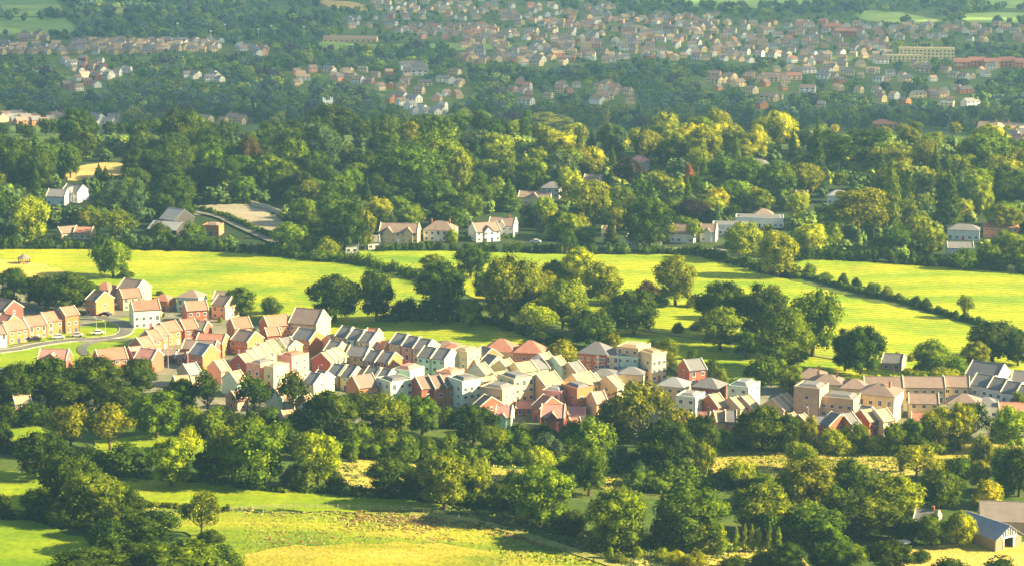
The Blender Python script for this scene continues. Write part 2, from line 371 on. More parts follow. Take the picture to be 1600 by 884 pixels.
sheet('barn_lawn', [(1410,862),(1470,852),(1540,848),(1620,852),(1640,884),(1560,892),(1430,895),(1400,880)], M['dry'], 'golden lawn before the barn', .3, 7)
sheet('small_left_field', [(-40,655),(30,655),(65,668),(60,690),(20,702),(-40,702)], M['lush'], 'small bright green field at left', .3)
sheet('strip_field', [(-40,740),(60,738),(200,742),(330,752),(480,770),(640,783),(700,795),(560,800),(400,797),(240,792),(100,800),(-40,790)], M['lush'], 'bright strip of pasture', .3, 7)
sheet('pasture_gap', [(150,690),(260,680),(350,695),(360,715),(260,720),(170,712)], M['lush'], 'bit of pasture behind the lone oak', .3, 7)
sheet('corner_field', [(-40,808),(40,812),(110,835),(160,860),(150,900),(-40,910)], M['lush'], 'green corner field with long shadows', .3, 7)
sheet('dry_meadow', [(200,795),(400,801),(560,803),(700,800),(780,820),(860,850),(960,884),(1040,930),(300,930),(330,860),(250,820)], M['mead'], 'yellowing meadow in the foreground', .3, 7)
sheet('straw_patch', [(400,862),(520,852),(660,850),(760,862),(880,884),(940,925),(380,925),(375,885)], M['gold'], 'pale dry grass at the bottom', .42, 7)
sheet('dry_gap', [(525,722),(600,718),(700,728),(820,735),(820,752),(700,752),(600,760),(590,778),(545,775),(520,750)], M['dry'], 'dry grass gap between hedges', .3, 7)
sheet('straw_strip', [(930,745),(1000,738),(1090,740),(1150,745),(1120,760),(1040,765),(950,765)], M['dry'], 'pale straw strip behind the hedge', .3, 7)
sheet('straw_meadow', [(1085,702),(1180,696),(1300,702),(1420,706),(1545,690),(1600,700),(1560,718),(1450,725),(1420,745),(1290,745),(1200,755),(1100,748)], M['dry'], 'straw coloured meadow on the right', .3, 7)
sheet('right_hollow', [(1000,850),(1100,862),(1220,858),(1260,880),(1260,910),(1020,910)], M['dry'], 'dry clearing under the saplings', .3, 7)
sheet('far_field', [(-60,-6),(70,-6),(100,22),(96,27),(40,26),(-60,26)], M['farfield'], 'pale green field on the far left slope', .6, 30)
sheet('far_field', [(-60,30),(40,29),(100,30),(116,52),(60,56),(-60,52)], M['farfield'], 'lower pale field on the far left', .6, 30)
sheet('far_field', [(1060,-8),(1290,-8),(1250,10),(1180,14),(1090,12)], M['farfield'], 'pale field at the top right', .6, 30)
sheet('far_field', [(1340,18),(1400,20),(1470,34),(1420,38),(1350,32)], M['farfield'], 'small field on the far right', .6, 30)
sheet('far_field', [(1500,24),(1560,20),(1640,24),(1640,38),(1520,36)], M['farfield'], 'field strip at the far right edge', .6, 30)
sheet('far_field', [(1530,-6),(1640,-6),(1640,14),(1560,12)], M['farfield'], 'corner field at the top right edge', .6, 30)
sheet('far_field', [(500,0),(560,6),(570,18),(520,14)], M['straw'], 'straw field at the top centre', .6, 30)
sheet('sports_ground', [(500,66),(600,70),(780,70),(780,78),(600,80),(510,78)], M['farfield'], 'green sports ground in the town', .6, 30)
ribbon('estate_road', [(-30,553),(20,548),(60,540),(110,533),(150,531),(188,525),(198,514),(186,504),(160,499),(128,497)], 5.2, M['asphalt'], 'curved grey estate road', .5, 1)
ribbon('estate_lane', [(135,556),(128,548),(136,539),(165,533),(215,531)], 3.5, M['asphalt'], 'narrow lane leaving the curved road', .56)
ribbon('farm_lane', [(292,331),(340,340),(375,356),(410,372),(440,385)], 5, M['asphalt'], 'pale farm lane beside the yard', .7)
ribbon('park_path', [(930,508),(1000,516),(1100,531),(1200,545),(1330,566)], 3, M['track'], 'worn path along the park slope', .62)
ribbon('track', [(640,805),(720,812),(800,832),(880,858),(980,892)], 3.5, M['track'], 'diagonal grass track in the foreground', .6)
ribbon('lane', [(820,392),(900,388),(1000,389),(1100,390),(1160,396)], 4, M['asphalt'], 'lane behind the hedge with parked cars', .4)

# ------------------------------------------------------------------ foliage
ICO_V = []; 
_t = (1+5**.5)/2
for a, b, c in ((-1,_t,0),(1,_t,0),(-1,-_t,0),(1,-_t,0),(0,-1,_t),(0,1,_t),(0,-1,-_t),(0,1,-_t),(_t,0,-1),(_t,0,1),(-_t,0,-1),(-_t,0,1)): ICO_V.append((a, b, c))
ICO_V = np.array(ICO_V)/np.linalg.norm(ICO_V[0])
ICO_F = np.array([(0,11,5),(0,5,1),(0,1,7),(0,7,10),(0,10,11),(1,5,9),(5,11,4),(11,10,2),(10,7,6),(7,1,8),(3,9,4),(3,4,2),(3,2,6),(3,6,8),(3,8,9),(4,9,5),(2,4,11),(6,2,10),(8,6,7),(9,8,1)])
def unit(a): return a/np.maximum(1e-9, np.linalg.norm(a, axis=1, keepdims=True))
def crown_arrays(lobes, n, q, r, jit=.38, flat=.75, core=.8, cull=.88):
    """leaf quads over lobes; returns verts, quads(list of 4), tris"""
    lo = np.array(lobes, float); C = lo[:, :3]; R = lo[:, 3:6]
    area = (R[:, 0]*R[:, 2]); pr = area/area.sum()
    k = r.choice(len(lo), n, p=pr)
    d = unit(r.normal(size=(n, 3)))
    rad = 1+r.normal(0, .12, (n, 1))
    p = C[k]+d*R[k]*rad
    keep = np.ones(n, bool)
    for i in range(len(lo)):
        dd = np.linalg.norm((p-C[i])/R[i], axis=1)
        keep &= ~((dd < cull) & (k != i))
    p, d, k = p[keep], d[keep], k[keep]; n = len(p)
    nr = unit(d/R[k]*R[k].mean(1, keepdims=True)+r.normal(0, jit, (n, 3)))
    u = unit(np.cross(nr, r.normal(size=(n, 3)))); w = np.cross(nr, u)
    s = q*r.uniform(.45, 1.5, (n, 1)); s2 = s*flat
    V = np.stack([p-u*s-w*s2*.4, p+w*s2*-1+u*s*.3, p+u*s+w*s2*.3, p+w*s2-u*s*.2], 1).reshape(-1, 3)
    Fq = np.arange(4*n).reshape(-1, 4)
    Vs = [V]; Ft = []; b = 4*n
    if core:
        for i in range(len(lo)):
            Vs.append(C[i]+ICO_V*R[i]*core*r.uniform(.85, 1.08, (12, 1))); Ft.append(ICO_F+b); b += 12
    return np.concatenate(Vs), Fq, (np.concatenate(Ft) if Ft else np.zeros((0, 3), int))
def fast_mesh(name, V, Fq, Ft, m, tint=None):
    me = bpy.data.meshes.new(name)
    me.vertices.add(len(V)); me.vertices.foreach_set('co', V.astype(np.float32).ravel())
    nl = Fq.size+Ft.size; me.loops.add(nl)
    me.loops.foreach_set('vertex_index', np.concatenate([Fq.ravel(), Ft.ravel()]).astype(np.int32))
    me.polygons.add(len(Fq)+len(Ft))
    st = np.concatenate([np.arange(len(Fq))*4, len(Fq)*4+np.arange(len(Ft))*3]).astype(np.int32)
    me.polygons.foreach_set('loop_start', st)
    if tint is not None:
        a = me.color_attributes.new('tint', 'FLOAT_COLOR', 'POINT')
        a.data.foreach_set('color', np.concatenate([tint, np.ones((len(tint), 1))], 1).astype(np.float32).ravel())
    me.materials.append(m); me.update(calc_edges=True); return me
def lobes_for(kind, r):
    L = []
    if kind == 'oak':
        c = np.array([0, 0, .54]); hs = np.array([.33, .33, .31])
        for i in range(44):
            d = unit(r.normal(size=(1, 3)))[0]
            if d[2] < -.35: d[2] *= -.5
            rr = r.uniform(.075, .165); p = c+d*hs*r.uniform(.72, 1.14)
            L.append((*p, rr, rr, rr*r.uniform(.7, .95)))
        L.append((0, 0, .52, .31, .31, .33))
        for i in range(6): a = i*1.05; L.append((.24*math.cos(a), .24*math.sin(a), .26, .13, .13, .11))
    elif kind == 'ash':
        for i in range(26):
            d = unit(r.normal(size=(1, 3)))[0]; d[2] = abs(d[2])*1.1-.35
            rr = r.uniform(.075, .15); p = np.array([0, 0, .55])+d*np.array([.38, .38, .38])*r.uniform(.55, 1.0)
            L.append((*p, rr, rr, rr*r.uniform(.7, 1)))
        L.append((0, 0, .52, .2, .2, .26))
    elif kind == 'bush':
        for i in range(15):
            a = r.uniform(0, 6.28); rad = r.uniform(0, .33); rr = r.uniform(.13, .23)
            L.append((rad*math.cos(a), rad*math.sin(a), r.uniform(.25, .72-.5*rad), rr, rr, rr*1.25))
        L.append((0, 0, .32, .33, .33, .34))
    elif kind == 'poplar':
        for i in range(20):
            z = .15+.8*i/19; wd = .42*math.sin(min(1, (z*1.02))**.8*math.pi)**.55 if z < .97 else .1
            a = r.uniform(0, 6.28); off = wd*.45
            L.append((off*math.cos(a), off*math.sin(a), z, wd*.55+.05, wd*.55+.05, .09))
    elif kind == 'conifer':
        for i in range(13):
            z = .1+.86*i/12; wd = .46*(1-z)**.8+.03
            for j in range(4 if wd > .15 else 1):
                a = j*math.pi/2+r.uniform(-.5, .5)+i; off = wd*.5 if wd > .15 else 0
                L.append((off*math.cos(a), off*math.sin(a), z, wd*.55, wd*.55, .055))
    elif kind == 'pine':
        for i in range(19):
            z = r.uniform(.42, .93); wd = .36*(1.05-abs(z-.65)*1.2); a = r.uniform(0, 6.28); off = wd*r.uniform(.4, 1.1)
            rr = r.uniform(.13, .2); L.append((off*math.cos(a), off*math.sin(a), z, rr, rr, rr*.42))
        L.append((0, 0, .72, .22, .22, .12))
    return L
CROWN = {}; TRUNK = {}
SPEC = {'oak': (8, 9000, .016, .8), 'ash': (5, 4600, .018, .55), 'bush': (4, 4200, .026, .8), 'poplar': (3, 4000, .024, .75), 'conifer': (3, 4500, .022, .75), 'pine': (3, 4300, .02, .6)}
for kd, (cnt, n, q, core) in SPEC.items():
    for i in range(cnt):
        r = np.random.default_rng(100+i*7+len(kd))
        L = lobes_for(kd, r); V, Fq, Ft = crown_arrays(L, n, q, r, core=core, flat=.8)
        CROWN.setdefault(kd, []).append(fast_mesh(kd+'_crown', V, Fq, Ft, M['leaf']))
        mb = MB(); top = {'oak': .6, 'ash': .75, 'bush': .5, 'poplar': .8, 'conifer': .9, 'pine': .85}[kd]
        rb = {'oak': .032, 'ash': .024, 'bush': .02, 'poplar': .03, 'conifer': .024, 'pine': .018}[kd]
        mb.tube([(0, 0, -.03), (.004, .003, .08), (.01, -.01, .25), (0, 0, top)], [rb*1.35, rb, rb*.8, rb*.15], 7)
        if kd in ('oak', 'ash', 'pine', 'bush'):
            for k in range(6):
                a = k*1.05+r.uniform(-.3, .3); z0 = r.uniform(.16, .3) if kd != 'pine' else r.uniform(.4, .7)
                rr = r.uniform(.2, .34)
                mb.tube([(0, 0, z0), (.45*rr*math.cos(a), .45*rr*math.sin(a), z0+.09), (rr*math.cos(a), rr*math.sin(a), z0+r.uniform(.18, .32))], [rb*.55, rb*.38, rb*.1], 5)
        TRUNK.setdefault(kd, []).append(mb.mesh(kd+'_trunk', M['bark']))
GREEN = {'D': (.046, .078, .007), 'M': (.120, .175, .007), 'L': (.22, .27, .007), 'Y': (.30, .33, .009), 'O': (.155, .185, .009),
         'C': (.080, .055, .028), 'P': (.045, .030, .038), 'R': (.19, .085, .03), 'B': (.075, .12, .065), 'G': (.080, .135, .007)}
CNAME = {'D': 'dark green', 'M': 'mid green', 'L': 'light green', 'Y': 'golden yellow', 'O': 'olive green', 'C': 'bronze leaved', 'P': 'purple leaved', 'R': 'rust coloured', 'B': 'grey green', 'G': 'deep green'}
TNAME = {'oak': ('oak_tree', 'rounded tree', 'tree'), 'ash': ('ash_tree', 'open crowned tree', 'tree'), 'bush': ('bush', 'bush', 'bush'), 'poplar': ('poplar_tree', 'columnar tree', 'tree'),
         'conifer': ('conifer_tree', 'pointed conifer', 'tree'), 'pine': ('pine_tree', 'bare stemmed pine', 'tree')}
def tree_at(p, w, h, kd, c, px, py, labelled=True, group=None, nm2=None):
    nm, ph, cat = TNAME[kd]
    if nm2 and kd in ('oak', 'ash'): nm = nm2
    i = random.randrange(len(CROWN[kd]))
    e = empty(nm, (p.x, p.y, p.z-.1), random.uniform(0, 6.28), (w, w, h))
    k = random.uniform(.85, 1.2); col = GREEN[c]; col = (col[0]*k*random.uniform(.88, 1.15), col[1]*k, col[2]*k)
    link('crown', CROWN[kd][i], e, None, col); link('trunk', TRUNK[kd][i], e)
    if labelled:
        sz = 'small' if h < 8 else 'tall' if h > 19 else ''
        want(e, f"{sz} {CNAME[c]} {ph}".strip(), cat, px, py-10, 'tree', group)
    return e
VIS = []       # (x1,x2,y1,y2) pixel areas that trees standing nearer must not cover
def T(x, y, w, h, kd, c, group=None):
    p = P(x, y); s = pxm(p)
    return tree_at(p, w/s*1.08, h/s*1.04, kd, c, x, y, True, group)
TL = []
def trees(txt):
    K = {'o': 'oak', 'a': 'ash', 'b': 'bush', 'p': 'poplar', 'c': 'conifer', 'n': 'pine'}
    for ln in txt.split():
        q = ln.split(','); T(float(q[0]), float(q[1]), float(q[2]), float(q[3]), K[q[4][0]], q[4][1], 'broadleaf trees of the valley' if q[4][0] in 'oa' else None)
        TL.append((float(q[0]), float(q[1]), float(q[2]), float(q[3])))
# foreground and tree belt: x,base y,width,height in photo pixels, kind+colour
trees("""
760,678,44,34,bD 812,690,50,34,bG 850,690,46,30,bD 895,688,60,34,bG 925,680,44,34,bG 735,668,40,40,oD 700,665,40,34,bG 630,650,50,40,bG 560,650,56,44,bD 1040,690,60,34,bD 1130,692,50,24,bD 1240,690,30,40,bO 970,690,50,40,bD
22,645,70,80,oD 75,636,90,82,oD 150,634,100,82,oD 215,618,66,62,oD 285,645,62,58,oD 325,648,50,75,aD 398,655,66,82,aD 458,655,50,86,aD 185,655,90,62,oD 110,650,80,58,oD 50,664,60,42,bD 10,668,50,40,bD
245,684,90,78,oG 300,676,60,46,bM 338,680,60,50,bM 360,676,52,40,bD 295,704,46,42,bL 112,708,86,84,aO 172,704,86,82,aO 5,705,34,56,oD 66,748,92,80,oD 195,738,90,50,bD 145,735,60,40,bD
268,760,84,82,oL 365,752,100,96,oM 330,748,60,50,oD 110,792,112,88,oD 150,816,104,84,oO 60,812,58,52,oD 4,802,34,34,bD 100,822,60,40,bD 180,840,66,60,oD 315,838,70,84,aO 232,856,96,64,oD 172,866,90,60,bD
290,912,136,72,oG 150,912,150,60,oD 348,896,70,50,bD 222,900,90,60,oD 205,800,50,40,bD 330,848,44,24,bD
402,762,112,110,oM 495,762,84,98,oL 526,766,44,34,bD 460,764,50,44,bD 425,660,40,28,bG 515,690,90,84,oD 470,690,60,50,oD 600,686,90,74,oM 660,680,66,64,oG 560,704,56,48,oM 604,706,50,38,bM 632,718,46,46,bG
668,716,44,38,bG 705,714,46,42,bM 772,716,54,54,oM 740,694,80,66,oD 553,722,17,22,bM 607,772,76,62,oD 640,772,40,34,bD 695,796,90,98,oO 660,778,64,50,oD 745,780,52,72,oO 725,780,50,40,bD 670,738,24,25,bL
440,700,70,50,bD 400,690,60,44,bM 470,716,40,30,bM 800,770,44,40,bD 775,782,40,34,bD 640,745,36,20,bG
845,822,112,104,oM 842,752,52,60,oL 920,774,68,88,oG 965,858,112,104,oM 890,836,62,44,bD 870,770,50,44,oD 1082,852,132,98,oG 820,800,60,60,bD 1045,850,60,60,bG
855,718,62,46,bB 925,712,78,64,bM 970,738,46,48,bB 1000,748,26,32,bB 890,716,50,34,bG 815,716,60,46,bG 790,700,40,34,bG 1040,738,92,88,oD 1096,724,58,80,oD 1100,757,38,72,oO 998,698,112,116,aO 955,690,50,80,aG 1060,690,60,60,aO 1010,735,60,40,bD
1155,764,62,54,aL 1190,834,104,84,oO 1190,706,84,76,oG 1165,702,50,50,oD 1228,708,50,66,oD 1262,704,38,58,oO 1140,705,40,30,bG
1095,862,25,50,pL 1125,866,25,48,pL 1150,864,12,42,pL 1163,864,11,46,pO 1174,863,12,44,pL 1186,864,10,40,pL 1201,865,12,46,pO 1216,865,11,42,pL 1078,862,16,36,pL
1035,875,28,22,bL 996,872,20,22,bL 953,876,13,26,bL 1090,888,44,30,bO 1060,882,36,26,bY 970,880,30,16,bO 1150,892,60,26,bD 1020,858,40,26,bD
1300,708,46,46,bL 1340,704,52,48,bM 1370,708,42,32,bL 1397,710,46,54,oM 1425,708,42,58,oG 1462,704,60,74,oL 1500,704,52,78,oL 1515,694,74,74,aD 1535,724,46,50,bO 1580,706,66,76,oL 1595,650,40,40,oM 1560,690,44,44,bG 1320,710,40,26,bL 1440,712,44,30,bG
1410,738,13,30,pD 1260,794,104,84,oO 1250,738,58,54,oL 1325,784,68,78,oG 1432,750,76,62,aL 1395,820,102,84,oL 1466,748,48,34,bL 1472,794,78,64,oG 1530,765,44,50,oO 1542,790,62,44,bY 1592,775,66,88,oD 1500,748,50,40,bG 1570,740,50,50,bG 1570,770,50,40,bG 1300,800,60,50,bG 1225,790,50,50,oO 1360,780,50,50,bG
1270,844,112,66,bG 1260,810,46,32,bL 1360,838,102,66,oM 1330,836,60,50,bD 1455,854,56,54,oM 1500,854,52,60,oL 1210,846,50,60,bG 1410,846,60,46,bD 1230,896,70,52,oD 1297,896,72,56,oD 1390,908,80,70,oD 1480,912,92,44,bD 1565,914,86,48,bD 1335,880,50,36,bM 1300,860,60,40,bG 1195,888,50,30,bG 1440,876,40,20,bD
""")
# between the estate and the wood
trees("""
177,434,66,64,oM 195,435,30,14,bD 100,488,92,66,oD 62,478,60,50,oD 22,464,56,48,oD 12,480,40,30,bD 135,478,50,44,oD 375,492,58,46,oG 425,490,38,30,bG 345,487,26,18,bG 250,462,14,9,bD
523,503,92,82,oD 588,502,62,84,oD 626,500,34,34,bD 500,498,30,24,bG 690,503,92,100,oD 735,434,62,54,oD 675,424,44,28,oM 735,512,42,48,oM 790,508,88,110,oO 640,496,40,34,bD 662,500,36,30,bD 760,470,50,50,oG
905,452,66,68,oL 822,505,72,104,oO 880,514,82,80,oO 840,528,72,62,aL 922,544,78,64,oD 940,476,72,66,oO 990,524,88,74,oD 1055,478,72,80,oO 1010,468,42,32,bC 870,450,50,46,oM 1030,480,34,22,bG 1085,480,32,22,bO 955,545,34,30,bO 850,470,50,50,oO 960,500,50,40,oO
1125,548,74,76,oM 1130,524,92,88,oD 1190,534,84,94,oD 1215,584,82,86,oG 1150,500,50,50,oD 880,568,62,42,bO 1040,580,46,56,oM 1083,562,20,20,bG 1112,594,42,38,bD 1127,604,26,32,bL 1172,588,32,18,bG 1200,600,60,50,bG 1235,614,50,46,oM 1060,520,26,18,bG 1090,515,30,16,bO 1020,545,24,16,bL
1270,558,98,114,oG 1232,580,84,104,oM 1345,590,78,90,oD 1205,494,42,54,oO 1320,580,50,70,oD 1165,560,50,50,oG 1455,588,68,58,oM 1490,590,48,38,bM 1420,592,34,20,bL 1400,598,24,16,bL 1550,564,92,66,oD 1525,574,54,44,oO 1590,572,50,56,oD 1470,596,60,24,bL 1350,604,60,20,bL
1507,498,33,44,aO 1264,432,26,22,bG 1318,447,22,22,bD 1338,452,18,20,bD 1362,462,28,24,bG 1385,466,24,22,bO 1290,438,30,14,bG 1432,478,18,18,bD 1447,483,22,20,bD 1465,488,18,12,bG 1405,470,22,14,bO 1507,500,20,14,bD
""")
# picked trees of the wood
trees("""
945,214,21,54,pO 820,222,22,48,pD 1275,296,36,112,cD 1480,360,52,100,cD 1390,372,32,116,pO 1532,336,46,50,oY 1505,345,34,36,oY 1075,306,24,48,pR 1062,322,20,44,pY 1085,348,52,40,oP 982,296,52,52,oP 922,354,72,80,aL 890,318,50,56,oL 850,358,42,60,aL 863,362,26,36,oY
1010,392,84,86,oD 975,334,38,48,aB 1120,336,46,44,oY 215,352,36,70,pB 48,380,68,80,oL 182,380,66,58,aO 250,380,46,36,bD 300,384,46,40,bG 155,290,24,34,cD 165,284,18,24,cD 175,292,16,20,cD 1340,388,84,92,nO 1365,384,50,84,nO 1320,384,44,84,nO
1238,268,24,66,cD 1150,262,20,54,cG 1375,300,30,70,cD 1460,300,28,72,cD 1560,318,34,66,cD 660,240,22,54,cD 700,252,24,60,cD 420,260,26,64,cD 350,270,24,60,cD 905,262,24,60,cD 1010,240,20,50,cD 1410,346,36,80,nD 1445,290,44,70,nO 1162,408,68,66,oL 1215,434,74,76,oL 1265,400,56,56,oY 1295,394,40,48,oL 1245,345,40,44,oL 1250,330,36,34,oL 1430,392,46,58,oO 1455,400,44,48,oY 1400,400,50,50,oG 1575,412,60,56,oM 1545,418,40,40,oG 1370,400,40,30,bG 1510,420,60,34,bG 1600,424,50,50,oG
450,398,60,56,oM 485,398,40,32,bM 510,402,50,34,bM 540,394,80,80,oD 570,392,40,70,oO 465,330,50,40,oG 380,315,44,44,oG 590,350,50,44,oY 650,346,40,28,bM 705,380,24,24,bL 885,398,34,44,aG 955,382,26,44,cD 1048,378,26,30,oL 1085,382,28,44,aL 1000,330,60,60,cG
460,282,60,66,oM 500,270,80,80,oB 560,300,50,50,oG 640,310,110,86,oG 680,290,110,90,oM 720,310,44,80,oO 745,258,60,60,oB 780,280,50,56,oO 700,330,60,40,bG 735,345,50,44,oM 795,330,40,50,cG 760,330,40,44,oG 600,260,60,60,oG 530,330,60,60,oG 490,330,50,50,oO
330,290,50,68,oG 290,290,56,64,oG 240,290,50,60,oD 390,280,50,70,oC 280,240,70,76,oD 120,228,60,60,oD 60,300,60,70,oD 110,280,40,60,oG 20,300,60,80,oD 520,220,90,60,oD 1130,290,50,50,oG 1170,300,60,60,oG 1215,315,60,66,oM 1205,300,50,40,cB 1255,270,40,40,cB 1215,235,70,66,oY
1100,260,60,70,oO 1040,225,50,50,oY 960,240,50,40,oY 870,205,50,26,oY 895,215,40,24,oY 850,205,60,30,oY 1120,225,50,60,oO 1160,225,20,30,cD 1185,240,26,50,aY 1240,250,20,40,pY 1350,270,70,70,nD 1310,280,60,66,nD 1420,240,40,44,oO 1395,280,60,50,nO 1450,260,50,50,oM 1540,270,80,66,oM 1590,290,50,60,nO 1500,290,50,50,nO 1440,330,44,60,nD 1405,300,50,50,oL 1570,370,60,50,oO
""")

# ------------------------------------------------------------------ houses
CW = {'or': ('orange brick', (.50, .20, .075), 'brick'), 'rd': ('red brick', (.38, .12, .07), 'brick'), 'dk': ('dark brick', (.24, .09, .065), 'brick'), 'tn': ('tan', (.60, .42, .22), 'render'),
      'cr': ('cream', (.68, .52, .27), 'render'), 'mt': ('mint green', (.50, .66, .46), 'render'), 'sl': ('salmon pink', (.66, .34, .23), 'render'), 'yl': ('pale yellow', (.74, .60, .28), 'render'),
      'wh': ('white', (.70, .67, .58), 'render'), 'pg': ('pale green', (.62, .70, .48), 'render'), 'bk': ('black timber', (.05, .045, .04), 'render'), 'bw': ('brown timber', (.30, .20, .12), 'render')}
CR = {'t': ('terracotta', (.40, .17, .11)), 'b': ('brown', (.25, .175, .135)), 'g': ('grey', (.185, .175, .17)), 's': ('sandy', (.48, .32, .18)), 'p': ('pink', (.52, .24, .19)), 'k': ('blue grey', (.25, .245, .245))}
WINF = MB().box(-.5, .5, -.05, .05, -.5, .5).mesh('window_frame', M['paint'])
WINP = MB().box(-.42, -.03, -.065, -.05, -.4, .4).box(.03, .42, -.065, -.05, -.4, .4).mesh('window_pane', M['glass'])
DOOR = MB().box(-.5, .5, -.06, .06, 0, 1).mesh('door_leaf', M['paint'])
SILL = MB().box(-.55, .55, -.12, .0, -.06, 0).mesh('window_sill', M['paint'])
CHIM = MB().box(-.35, .35, -.3, .3, -1, 1.0).box(-.42, .42, -.37, .37, 1.0, 1.12).box(-.22, -.02, -.1, .1, 1.12, 1.4).box(.06, .24, -.1, .1, 1.12, 1.4).mesh('chimney', M['brick'])
WCACHE = {}
def wall_mesh(L, D, he, rise, kind, mk):
    x, y = L/2, D/2; z0 = -1.5
    if kind in ('hip', 'block'):
        mb = MB().box(-x, x, -y, y, z0, he)
        if kind == 'block':
            mb = MB().box(-x, x, -y, y, z0, he+.05); t_ = .25
            mb.box(-x, x, -y, -y+t_, he+.05, he+.6).box(-x, x, y-t_, y, he+.05, he+.6).box(-x, -x+t_, -y+t_, y-t_, he+.05, he+.6).box(x-t_, x, -y+t_, y-t_, he+.05, he+.6)
        return mb.mesh('wall', M[mk])
    v = [(-x, -y, z0), (x, -y, z0), (x, y, z0), (-x, y, z0), (-x, -y, he), (x, -y, he), (x, y, he), (-x, y, he), (-x, 0, he+rise-.12), (x, 0, he+rise-.12)]
    f = [(0, 1, 5, 4), (2, 3, 7, 6), (1, 2, 6, 9, 5), (3, 0, 4, 8, 7), (0, 3, 2, 1), (4, 5, 9, 8), (7, 8, 9, 6)]
    return pyd('wall', v, f, M[mk])
def roof_mesh(L, D, he, rise, kind):
    x, y = L/2, D/2; o = .35; mb = MB()
    if kind == 'gable':
        zo = he-rise*o/y; zr = he+rise
        for sg in (-1, 1):
            mb.slab([(-x, 0, zr+.06), (-x, sg*(y+o), zo+.1), (x, sg*(y+o), zo+.1), (x, 0, zr+.06)][::sg], .16)
        mb.box(-x, x, -.12, .12, zr, zr+.16)
    else:
        ins = y if kind == 'hip' else y-.9
        xo, yo = (x+o, y+o) if kind == 'hip' else (x-.5, y-.5)
        zb = he+.08 if kind == 'hip' else he+.15
        rx = max(.05, xo-ins*.95)
        if kind == 'block': rx = max(.4, xo-1.6); ry = max(.4, yo-1.6)
        else: ry = 0.0
        zr = he+rise
        v = [(-xo, -yo, zb), (xo, -yo, zb), (xo, yo, zb), (-xo, yo, zb), (-rx, -ry, zr), (rx, -ry, zr), (rx, ry, zr), (-rx, ry, zr)]
        if ry: f = [(0, 1, 5, 4), (1, 2, 6, 5), (2, 3, 7, 6), (3, 0, 4, 7), (4, 5, 6, 7), (0, 3, 2, 1)]
        else: v = v[:6]; f = [(0, 1, 5, 4), (1, 2, 5), (2, 3, 4, 5), (3, 0, 4), (0, 3, 2, 1)]
        mb.poly(v, f)
        if kind == 'hip': mb.box(-xo, xo, -yo, yo, zb-.18, zb-.003)
    return mb.mesh('roof', M['tiles'])
def verge_mesh(L, D, he, rise, side):
    x, y = L/2, D/2; o = .4; mb = MB(); x0, x1 = (x-.12, x+.14) if side > 0 else (-x-.14, -x+.12)
    zo = he-rise*o/y
    for sg in (-1, 1):
        a = [(x0, 0, he+rise+.42), (x0, sg*(y+o), zo+.38), (x1, sg*(y+o), zo+.38), (x1, 0, he+rise+.42)]
        mb.slab(a[::sg], .42)
    return mb.mesh('verge', M['paint'])
HOUSES = []
